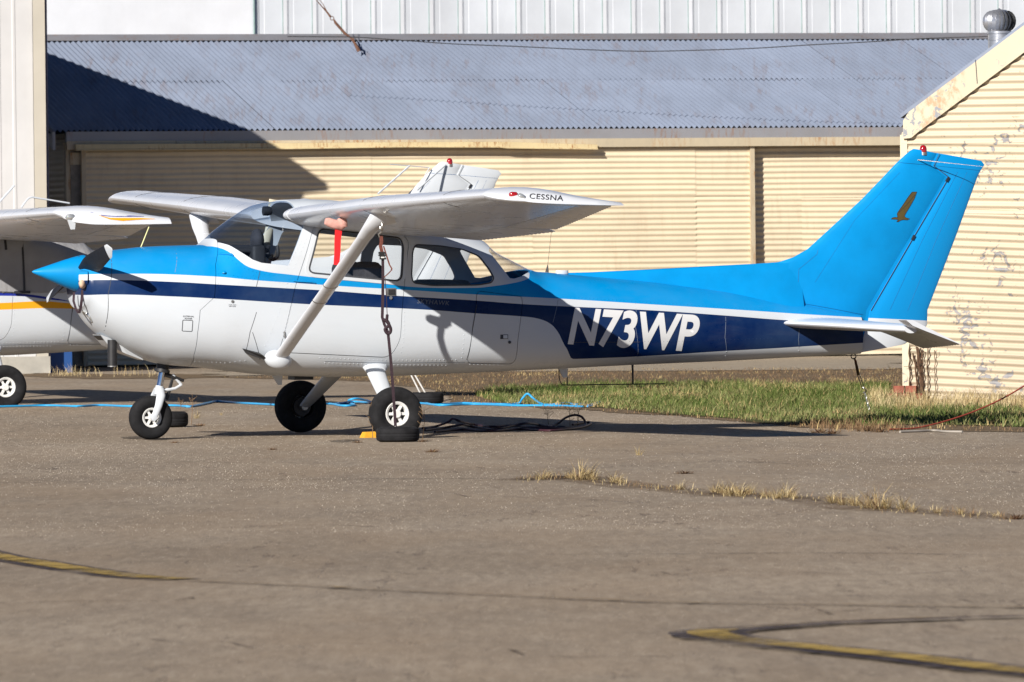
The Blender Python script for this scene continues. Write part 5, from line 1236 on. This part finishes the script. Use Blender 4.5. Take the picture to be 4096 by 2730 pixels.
# ------------------------------------------------------------------ ground
def asphalt():
    m = NT('worn_asphalt'); g = m.n('ShaderNodeNewGeometry').outputs['Position']
    big = m.noise(g, .22, 5, .6); mid = m.noise(m.mapv(g, (1, .35, 1)), 1.6, 6, .65); fine = m.noise(m.mapv(g, (1, .12, 1)), 16, 6, .8)
    col = m.ramp(big, [(.3, (.262, .208, .150)), (.7, (.365, .297, .222))])
    col = m.mix(m.math('MULTIPLY', m.ramp(mid, [(.36, 1), (.58, 0)]), .38), col, (.19, .150, .112))
    col = m.mix(m.math('MULTIPLY', m.ramp(m.noise(m.mapv(g, (1, .2, 1)), .55, 5, .6), [(.50, 0), (.68, 1)]), .38), col, (.41, .345, .27))
    col = m.mix(m.math('MULTIPLY', m.ramp(fine, [(.36, 1), (.54, 0)]), .45), col, (.15, .12, .09))
    col = m.mix(m.math('MULTIPLY', m.ramp(fine, [(.54, 0), (.70, 1)]), .45), col, (.45, .39, .31))
    # short dark dashes standing for small hollows, put into the colour; denser in some areas
    pit = m.ramp(m.noise(m.mapv(g, (1, .16, 1)), 6.0, 5, .7), [(.585, 0), (.66, 1)])
    parea = m.ramp(m.noise(m.mapv(g, (1, .5, 1)), .35, 4), [(.40, .05), (.62, 1)])
    col = m.mix(m.math('MULTIPLY', m.math('MULTIPLY', pit, parea), .62), col, (.095, .07, .055))
    tint = m.ramp(m.noise(m.mapv(g, (1, .25, 1)), .9, 5, .6), [(.42, 0), (.66, 1)])
    col = m.mix(m.math('MULTIPLY', tint, .35), col, (.31, .225, .145))
    m.set(col, .93, 0, .2)
    m.bump(m.math('ADD', m.math('MULTIPLY', fine, .5), m.math('MULTIPLY', pit, -.9)), .35, .01)
    return m.m
M_ASPH = asphalt()
GX = [(-3000, -200), (3000, -200), (3000, 3500), (-3000, 3500)]
g = mk('ground', ([(x, y, 0) for x, y in GX], [(0, 1, 2, 3)]), M_ASPH, None, 0); tag(g, kind='structure')

def soil(name, c0_, c1_, scale=2.0, fade=False):
    m = NT(name); gpos = m.n('ShaderNodeNewGeometry').outputs['Position']
    f = m.noise(gpos, scale, 6, .65); f2 = m.noise(gpos, scale*9, 4, .7)
    col = m.mix(m.math('MULTIPLY', f2, .5), m.ramp(f, [(.3, c0_), (.7, c1_)]), tuple(x*.55 for x in c0_))
    m.set(col, .97, 0, .1); m.bump(f2, .6, .03); return m.m
def ragged(pts, amp=.12, step=.25, seed=1):
    """ground polygon with an uneven edge"""
    out = []; n = len(pts)
    for i in range(n):
        a, b = Vector(pts[i]), Vector(pts[(i+1) % n]); k = max(1, int((b-a).length/step))
        for j in range(k):
            p = a+(b-a)*j/k; q = noise.noise(Vector((p.x*1.1+seed*9, p.y*.5, seed)))*2+noise.noise(Vector((p.x*4, p.y*2, seed+4.0)))
            d = (b-a).normalized(); out.append((p.x-d.y*q*amp, p.y+d.x*q*amp))
    return out
def patch(name, px, z, mat, amp=.15, seed=1, step=.25):
    poly = ragged([ground(*q).to_2d()[:] for q in px], amp, step, seed)
    me = raw(([(x, y, z) for x, y in poly], [tuple(range(len(poly)))])); o = mk(name, me, mat); tag(o, kind='structure'); return o, poly
M_SOIL = soil('dry_soil', (.15, .105, .065), (.24, .18, .115)); M_PATHS = soil('pale_gravel', (.36, .30, .225), (.46, .39, .30), 3)
M_TURF = soil('turf_soil', (.07, .08, .03), (.13, .12, .05))
DRYPX = [(880,1512),(1500,1528),(1730,1560),(1850,1618),(2300,1640),(2800,1676),(3200,1712),(3560,1722),(3760,1726),(4180,1732),(4300,1500),(3620,1478),(2900,1478),(2100,1486),(1500,1490)]
patch('dry_ground', DRYPX, .004, M_SOIL, .10, 3)
patch('gravel_path', [(860,1506),(2000,1490),(3640,1480),(3640,1424),(2000,1440),(860,1474)], .008, M_PATHS, .3, 5)
GRNPX = [(1960,1560),(1900,1585),(2000,1618),(2400,1634),(2800,1668),(3200,1700),(3480,1708),(3700,1700),(4180,1716),(4180,1650),(3700,1636),(3560,1600),(3560,1545),(3000,1538),(2400,1545)]
patch('turf', GRNPX, .008, M_TURF, .12, 7)
patch('dry_ground', [(100,1512),(700,1520),(900,1512),(880,1502),(600,1498),(300,1496),(100,1492)], .004, M_SOIL, .3, 9)

# loose pale stones standing out of the worn surface
def pebbles(name, count, y0, y1, rmin, rmax, mats, seed):
    rg = np.random.default_rng(seed); n = 0; V, Fc, MI = [], [], []
    while n < count:
        y = math.sqrt(rg.uniform(y0*y0, y1*y1)); x = rg.uniform(-1, 1)*(y*.0655+.15)
        d = .5+.6*noise.noise(Vector((x*.5, y*.12, seed)))+.5*noise.noise(Vector((x*1.7, y*.5, seed+2)))
        if rg.random() > max(.10, d): continue
        r = rmin+(rmax-rmin)*rg.random()**3; h = r*rg.uniform(.5, 1.0); a0 = rg.uniform(0, 6.28); k = len(V)
        for j in range(5):
            a = a0+j*1.2566; q = r*rg.uniform(.7, 1.1); V.append((x+q*math.cos(a), y+q*math.sin(a), -.001))
        V.append((x+rg.normal()*r*.2, y+rg.normal()*r*.2, h)); mi = int(rg.integers(len(mats)))
        for j in range(5): Fc.append((k+j, k+(j+1) % 5, k+5)); MI.append(mi)
        n += 1
    me = bpy.data.meshes.new(name); me.from_pydata(V, [], Fc); me.polygons.foreach_set('material_index', MI)
    for q in mats: me.materials.append(q)
    o = put(bpy.data.objects.new(name, me)); return tag(o, 'small pale stones scattered over the worn apron', 'gravel', None, 'stuff')
PB = [plain('pale_stone', (.34, .295, .24), .9, var=.2), plain('grey_stone', (.27, .235, .195), .9, var=.2), plain('white_stone', (.42, .37, .31), .9, var=.15), plain('brown_stone', (.20, .16, .13), .9, var=.2), plain('tan_stone', (.40, .34, .27), .9, var=.2)]
pebbles('gravel', 80000, 42, 82, .0018, .0062, PB, 4)
pebbles('gravel', 65000, 26, 46, .0010, .0030, PB, 14)

# ------------------------------------------------------------------ grass
def inside(poly, x, y):
    c = False; n = len(poly); j = n-1
    for i in range(n):
        xi, yi = poly[i]; xj, yj = poly[j]
        if (yi > y) != (yj > y) and x < (xj-xi)*(y-yi)/(yj-yi)+xi: c = not c
        j = i
    return c
def grass(name, poly, count, hgt, wid, mats, lean=.5, dens=None, droop=.35, seed=3):
    """thousands of bent blades as one mesh"""
    rg = np.random.default_rng(seed); xs = [p[0] for p in poly]; ys = [p[1] for p in poly]; V, Fc, MI = [], [], []; tries = 0; n = 0
    while n < count and tries < count*12:
        tries += 1; x = rg.uniform(min(xs), max(xs)); y = rg.uniform(min(ys), max(ys))
        if not inside(poly, x, y): continue
        d = .5+.5*noise.noise(Vector((x*.9, y*.45, seed)))+.35*noise.noise(Vector((x*3.1, y*1.6, seed+3)))
        if rg.random() > (.25 if dens is None else dens)+d*.8: continue
        h = hgt*(.45+.8*rg.random()**1.5)*(.55+.6*d); a = rg.uniform(0, 6.283); l = h*lean*rg.uniform(.2, 1.2); w_ = wid*rg.uniform(.6, 1.3)
        dx, dy = math.cos(a), math.sin(a); px_, py_ = -dy*w_/2, dx*w_/2; k = len(V)
        V += [(x-px_, y-py_, 0), (x+px_, y+py_, 0), (x+dx*l*.35+px_*.8, y+dy*l*.35+py_*.8, h*.55), (x+dx*l*.35-px_*.8, y+dy*l*.35-py_*.8, h*.55), (x+dx*l, y+dy*l, h*(1-droop*rg.random()*.5))]
        Fc += [(k, k+1, k+2, k+3), (k+3, k+2, k+4)]; mi = int(rg.random()*len(mats)) if rg.random() < .35 else int(min(len(mats)-1, max(0, (d-.1)*len(mats)*.9))); MI += [mi, mi]; n += 1
    me = bpy.data.meshes.new(name); me.from_pydata(V, [], Fc); me.polygons.foreach_set('material_index', MI)
    for q in mats: me.materials.append(q)
    o = put(bpy.data.objects.new(name, me)); return tag(o, kind='stuff')
def leafm(name, c):
    m = NT(name); g_ = m.n('ShaderNodeNewGeometry').outputs['Position']
    m.set(m.ramp(m.noise(g_, 5, 4), [(.3, tuple(x*.7 for x in c)), (.7, tuple(min(1, x*1.25) for x in c))]), .75, 0, .2)
    m.b.inputs['Transmission Weight'].default_value = 0.0; return m.m
G1, G2, G3 = leafm('green_blade', (.12, .155, .04)), leafm('pale_green_blade', (.22, .23, .09)), leafm('deep_green_blade', (.06, .10, .018))
T1, T2, T3 = leafm('straw_blade', (.44, .33, .155)), leafm('brown_blade', (.22, .14, .075)), leafm('pale_straw_blade', (.58, .47, .26))
gp2 = [ground(*q).to_2d()[:] for q in GRNPX]
o = grass('green_grass', gp2, 42000, .095, .006, [T1, G2, G1, G3, G1], 1.1, dens=.05, seed=3); tag(o, 'short green grass with straw coloured blades beside the apron', 'grass')
dp = [ground(*q).to_2d()[:] for q in DRYPX]
o = grass('dry_grass', dp, 22000, .045, .005, [T2, T2, T1, T2], 1.3, dens=.0, seed=5); tag(o, 'thin brown dry grass on the bare soil', 'grass')
tall = [ground(*q).to_2d()[:] for q in [(3480,1640),(3600,1655),(3760,1640),(4150,1650),(4150,1600),(3740,1606),(3600,1606),(3480,1590)]]
o = grass('tall_dry_grass', tall, 2600, .19, .004, [T1, T3, T1, T2], 1.1, dens=-.05, seed=8); tag(o, 'tall straw coloured grass at the foot of the peeling hangar', 'grass')
wd = [ground(*q).to_2d()[:] for q in [(160,1506),(420,1512),(640,1510),(640,1500),(420,1500),(160,1497)]]
o = grass('wall_weeds', wd, 650, .16, .0045, [T1, T3, T1, T2], 1.1, dens=-.35, seed=9); tag(o, 'dry yellow weeds along the shaded hangar wall', 'grass')
edge = [ground(*q).to_2d()[:] for q in [(3150,1700),(3300,1728),(3600,1733),(3620,1718),(3450,1706)]]
o = grass('edge_weeds', edge, 520, .10, .005, [T1, T2, T2, T2], 1.3, dens=-.2, seed=12); tag(o, 'tangled dry weeds on the pavement edge below the tail', 'grass')

# dry tufts, each one a plant of its own
def tuft_mesh(seed, n, h, spread, mats, wd=.005):
    rg = np.random.default_rng(seed); V, Fc, MI = [], [], []
    for _ in range(n):
        a = rg.uniform(0, 6.283); r0 = spread*.25*rg.random(); L = h*(.35+.75*rg.random()); l = L*rg.uniform(.25, 1.0)**.6; x, y = r0*math.cos(a), r0*math.sin(a)
        dx, dy = math.cos(a+rg.normal()*.5), math.sin(a+rg.normal()*.5); px_, py_ = -dy*wd/2, dx*wd/2; k = len(V); z = math.sqrt(max(.0006, L*L-l*l))
        V += [(x-px_, y-py_, -.004), (x+px_, y+py_, -.004), (x+dx*l*.3+px_, y+dy*l*.3+py_, z*.55), (x+dx*l*.3-px_, y+dy*l*.3-py_, z*.55), (x+dx*l, y+dy*l, z)]
        Fc += [(k, k+1, k+2, k+3), (k+3, k+2, k+4)]; mi = int(rg.integers(len(mats))); MI += [mi, mi]
    me = bpy.data.meshes.new('tuft'); me.from_pydata(V, [], Fc); me.polygons.foreach_set('material_index', MI)
    for q in mats: me.materials.append(q)
    return me
TM = [tuft_mesh(i, 95, .22, .20, [T1, T3, T1, T2], .0032) for i in range(4)]; TB = [tuft_mesh(20+i, 80, .10, .34, [T2, T2, leafm('red_brown_weed', (.10, .04, .025))], .006) for i in range(2)]
for me_ in TB:
    for v_ in me_.vertices: v_.co.z *= .45
TS = [tuft_mesh(30+i, 30, .13, .10, [T1, T3], .003) for i in range(2)]
joint = [(2060,1918),(2150,1920),(2230,1908),(2330,1918),(2460,1936),(2560,1948),(2680,1960),(2800,1970),(2900,1980),(3000,1985),(3120,1992),(3230,1995),(3330,2018),(3420,2030),(3520,2040),(3620,2045),(3740,2052),(3860,2058),(4050,2076)]
def along(u): return float(np.interp(u, [q[0] for q in joint], [q[1] for q in joint]))
for u, s_ in ((2165,.8),(2190,.55),(2280,.7),(2325,1.25),(2350,1.0),(2370,.7),(2455,.8),(2480,.6),(2720,.6),(2860,.7),(2895,.8),(2920,1.0),(2960,.9),(3000,.7),(3060,.6),(3110,.8),(3150,.9),(3180,.6),(3330,.8),(3370,.7),(3420,.8),(3470,1.0),(3510,1.2),(3545,.8),(3610,.8),(3650,.6),(3750,.5),(3840,.5)):
    p = ground(u, along(u)+random.uniform(-6, 5)); o = put(bpy.data.objects.new('grass_tuft', random.choice(TM))); tag(o, 'straw coloured grass tuft growing in the diagonal pavement joint', 'grass tuft', 'tufts in the pavement joint')
    o.matrix_basis = Matrix.Translation((p.x, p.y, 0)) @ Matrix.Rotation(random.uniform(0, 6), 4, 'Z') @ Matrix.Diagonal((s_*.9, s_*.9, s_*.62, 1))
for u, v, s_, lb in ((2555,1822,.9,'small pale grass tuft alone on bare pavement behind the diagonal joint'),(785,1675,1.0,'small pale grass tuft beside the tire behind the nose wheel'),(1130,1627,.7,'pale grass tuft beside the blue cord near the far main wheel'),(1160,1628,.6,'smaller pale grass tuft touching the blue cord near the far main wheel'),(885,1662,.5,'tiny pale grass tuft on pavement between nose wheel and far main wheel')):
    p = ground(u, v); o = put(bpy.data.objects.new('grass_tuft', TS[int(u) % 2])); tag(o, lb, 'grass tuft', 'lone pale tufts on the pavement'); o.matrix_basis = Matrix.Translation((p.x, p.y, 0)) @ Matrix.Rotation(u, 4, 'Z') @ Matrix.Scale(s_, 4)
for u, v, s_, lb in ((700,1773,.5,'small dead weed on the pavement in front of the nose wheel'),(1430,1772,.6,'dead brown weed beside the yellow wheel chock'),(1690,1768,.6,'dead brown weed against the tire under the near wing'),(1730,1810,.8,'dead brown weed on open pavement in front of the near anchor tire'),(800,1705,.7,'dead brown weed beside the tire behind the nose wheel'),(3280,1732,1.2,'wide dead weed on the pavement edge below the tail'),(3330,1736,1.0,'dead brown weed in front of the tangled edge weeds'),(3470,1726,1.3,'large dead weed at the foot of the tail chain'),(3520,1730,1.0,'dead brown weed between the tail chain and the grey rope'),(2740,1896,.8,'dead brown weed behind the diagonal pavement joint'),(2950,1975,.9,'dead brown weed among the straw tufts of the joint'),(4060,2078,1.0,'dark red brown weed at the end of the diagonal joint'),(1090,1800,.5,'small dead weed in front of the far main wheel')):
    p = ground(u, v); o = put(bpy.data.objects.new('weed', TB[int(v) % 2])); tag(o, lb, 'weed', 'dead brown weeds on the pavement'); o.matrix_basis = Matrix.Translation((p.x, p.y, 0)) @ Matrix.Rotation(u, 4, 'Z') @ Matrix.Scale(s_, 4)
# thin upright dead stalks
def stalk(u, v, vt, label, seed):
    rg = random.Random(seed); p = ground(u, v); t = at_depth(u+rg.uniform(-6, 6), vt, p.y)-p; parts = [tube([Vector((0, 0, 0)), t*.5+Vector((rg.uniform(-.01, .01), 0, 0)), t], [.003, .0022, .0012], 4)]
    for _ in range(9):
        k = rg.uniform(.35, 1); b = t*k; e = b+Vector((rg.uniform(-.05, .05), rg.uniform(-.03, .03), rg.uniform(.0, .05))); parts.append(tube([b, e], .0014, 4)); parts.append(tube([e, e+Vector((0, 0, .006))], .0026, 4))
    o = mk('dry_stalk', join(*parts), T2, None, 0, M=Matrix.Translation(p)); tag(o, label, 'weed', 'dead branching stalks')
for i, (u, v, vt, lb) in enumerate(((765,1700,1590,'tall thin dead stalk beside the tire behind the nose wheel'),(1490,1758,1605,'thin dead stalk in front of the near main wheel'),(1690,1760,1620,'thin dead stalk beside the near anchor tire'),(2280,1712,1630,'thin dead stalk in front of the dark red cord arch'),(2195,1700,1640,'thin dead stalk left of the dark red cord arch, away from its foot'),(2310,1706,1640,'short dead stalk under the dark red cord arch'),(720,1640,1605,'short dead stalk beside the blue cord behind the nose wheel'))):
    stalk(u, v, vt, lb, i)

# ------------------------------------------------------------------ painted lines and the joint
def worn(name, c, keep=.55):
    m = NT(name); gpos = m.n('ShaderNodeNewGeometry').outputs['Position']
    f = m.noise(gpos, 7, 6, .7); f2 = m.noise(gpos, 1.1, 4, .6)
    a = m.ramp(m.math('ADD', m.math('MULTIPLY', f, .6), m.math('MULTIPLY', f2, .4)), [(keep-.10, .92), (keep+.06, .12)])
    m.set(m.ramp(f, [(.3, tuple(x*.8 for x in c)), (.7, c)]), .85, 0, .2); m.l(a, m.b.inputs['Alpha']); return m.m
M_YEL, M_YELF = worn('worn_yellow_paint', (.52, .36, .10), .515), worn('faded_yellow_paint', (.36, .26, .13), .42)
M_BLK, M_BLKF = worn('black_outline_paint', (.06, .05, .06), .525), worn('faded_black_paint', (.06, .05, .05), .40)
def stripe(name, px, wid, z, mat, taper=None):
    P_ = spline([ground(*q) for q in px], 6); V, Fc = [], []; n = len(P_)
    for i, p in enumerate(P_):
        t = (P_[min(n-1, i+1)]-P_[max(0, i-1)]); t.z = 0; t.normalize(); k = wid if taper is None else wid*(taper[0]+(taper[1]-taper[0])*i/(n-1))
        V += [(p.x-t.y*k/2, p.y+t.x*k/2, z), (p.x+t.y*k/2, p.y-t.x*k/2, z)]
    for i in range(n-1): Fc.append((2*i, 2*i+1, 2*i+3, 2*i+2))
    o = mk(name, (V, Fc), mat, None, 0); tag(o, kind='structure'); return o
LA = [(-150,2195),(0,2232),(120,2250),(240,2270),(400,2293),(560,2312),(720,2322)]
stripe('line_outline', LA, .27, .004, M_BLK); stripe('yellow_line', LA, .155, .008, M_YEL)
LB = [(740,2326),(1000,2338),(1300,2352),(1500,2364),(2000,2386),(2600,2412),(3200,2422),(4200,2436)]
stripe('line_outline', LB, .17, .004, M_BLKF); stripe('yellow_line', LB, .09, .008, M_YELF)
LC = [(4250,2712),(4000,2690),(3700,2650),(3400,2618),(3120,2590),(2960,2572),(2860,2556),(2830,2543),(2880,2532),(3000,2524),(3250,2506),(3600,2490),(4250,2470)]
stripe('line_outline', LC[:9], .30, .012, M_BLK); stripe('line_outline', LC[7:], .30, .0125, M_BLK, (1.0, .42)); stripe('yellow_line', LC[:9], .16, .016, M_YEL); stripe('yellow_line', LC[8:], .08, .016, M_YELF)
def strip_px(name, px, wid, z, mat, amp=.02):
    return stripe(name, px, wid, z, mat)
M_JDIRT = worn('joint_dirt', (.24, .165, .10), .47)
stripe('pavement_joint', joint, .42, .005, M_JDIRT)
stripe('pavement_joint', [(u, v+3) for u, v in joint], .05, .009, worn('joint_gap', (.10, .07, .045), .45))
jp = [ground(u, v+14).to_2d()[:] for u, v in joint]+[ground(u, v-10).to_2d()[:] for u, v in joint[::-1]]
o = grass('joint_grass', jp, 1100, .045, .0035, [T1, T3, T2, T1], 1.4, dens=-.15, seed=21); tag(o, 'flattened straw and dead leaves along the diagonal pavement joint', 'grass')
stripe('pavement_joint', [(-100,1936),(400,1930),(1000,1922),(1600,1918),(2060,1918)], .05, .005, worn('joint_tar', (.05, .04, .035), .50))
stripe('pavement_joint', [(2048,2223),(2600,2220),(3400,2216),(4200,2228)], .045, .005, worn('joint_tar_thin', (.06, .05, .045), .48))

# wandering cracks filled with dirt
def crack(px, wid, seed):
    rg = random.Random(seed); P_ = []
    pts = [ground(*q) for q in px]
    for a, b in zip(pts[:-1], pts[1:]):
        n = max(3, int((b-a).length/.35))
        for i in range(n): p = a+(b-a)*i/n; P_.append(p+Vector((rg.uniform(-.06, .06), rg.uniform(-.22, .22), 0)))
    P_.append(pts[-1]); V, Fc = [], []; n = len(P_)
    for i, p in enumerate(P_):
        t = P_[min(n-1, i+1)]-P_[max(0, i-1)]; t.z = 0; t.normalize(); k = wid*rg.uniform(.35, 1.2)
        V += [(p.x-t.y*k/2, p.y+t.x*k/2, .0055), (p.x+t.y*k/2, p.y-t.x*k/2, .0055)]
    for i in range(n-1): Fc.append((2*i, 2*i+1, 2*i+3, 2*i+2))
    o = mk('pavement_crack', (V, Fc), M_CRK, None, 0); tag(o, kind='structure')
M_CRK = worn('crack_dirt', (.11, .08, .055), .50)
for i, (px, wd_) in enumerate(((([(-60,2420),(300,2405),(620,2412),(760,2398)]), .03), (([(1500,1960),(1900,1985),(2500,2010),(2900,2006)]), .03), (([(2600,2300),(3000,2290),(3600,2302),(4150,2288)]), .03), (([(3250,2462),(3330,2448),(3420,2440)]), .03),
    (([(100,2110),(600,2120),(1100,2104),(1500,2112)]), .025), (([(1100,2290),(1700,2300),(2100,2292)]), .025), (([(2000,2610),(2300,2640),(2700,2632)]), .025), (([(200,1850),(700,1846),(1250,1858)]), .04), (([(2900,1850),(3400,1862),(4100,1856)]), .05), (([(2300,1800),(2800,1812),(3300,1806)]), .05), (([(600,2560),(1000,2590),(1500,2584)]), .02))):
    crack(px, wd_, i)
# oil drips under the engine
M_OIL = worn('oil_stain', (.05, .043, .038), .50)
for u, v, rx, ry in ((560,1752,.16,.5),(640,1758,.10,.4),(1380,1766,.12,.5)):
    c = ground(u, v); pts = [(c.x+rx*math.cos(a)*(1+.3*noise.noise(Vector((math.cos(a)*2, math.sin(a)*2, u)))), c.y+ry*math.sin(a), .0045) for a in [2*math.pi*i/28 for i in range(28)]]
    o = mk('oil_stain', (pts, [tuple(range(28))]), M_OIL, None, 0); tag(o, kind='structure')
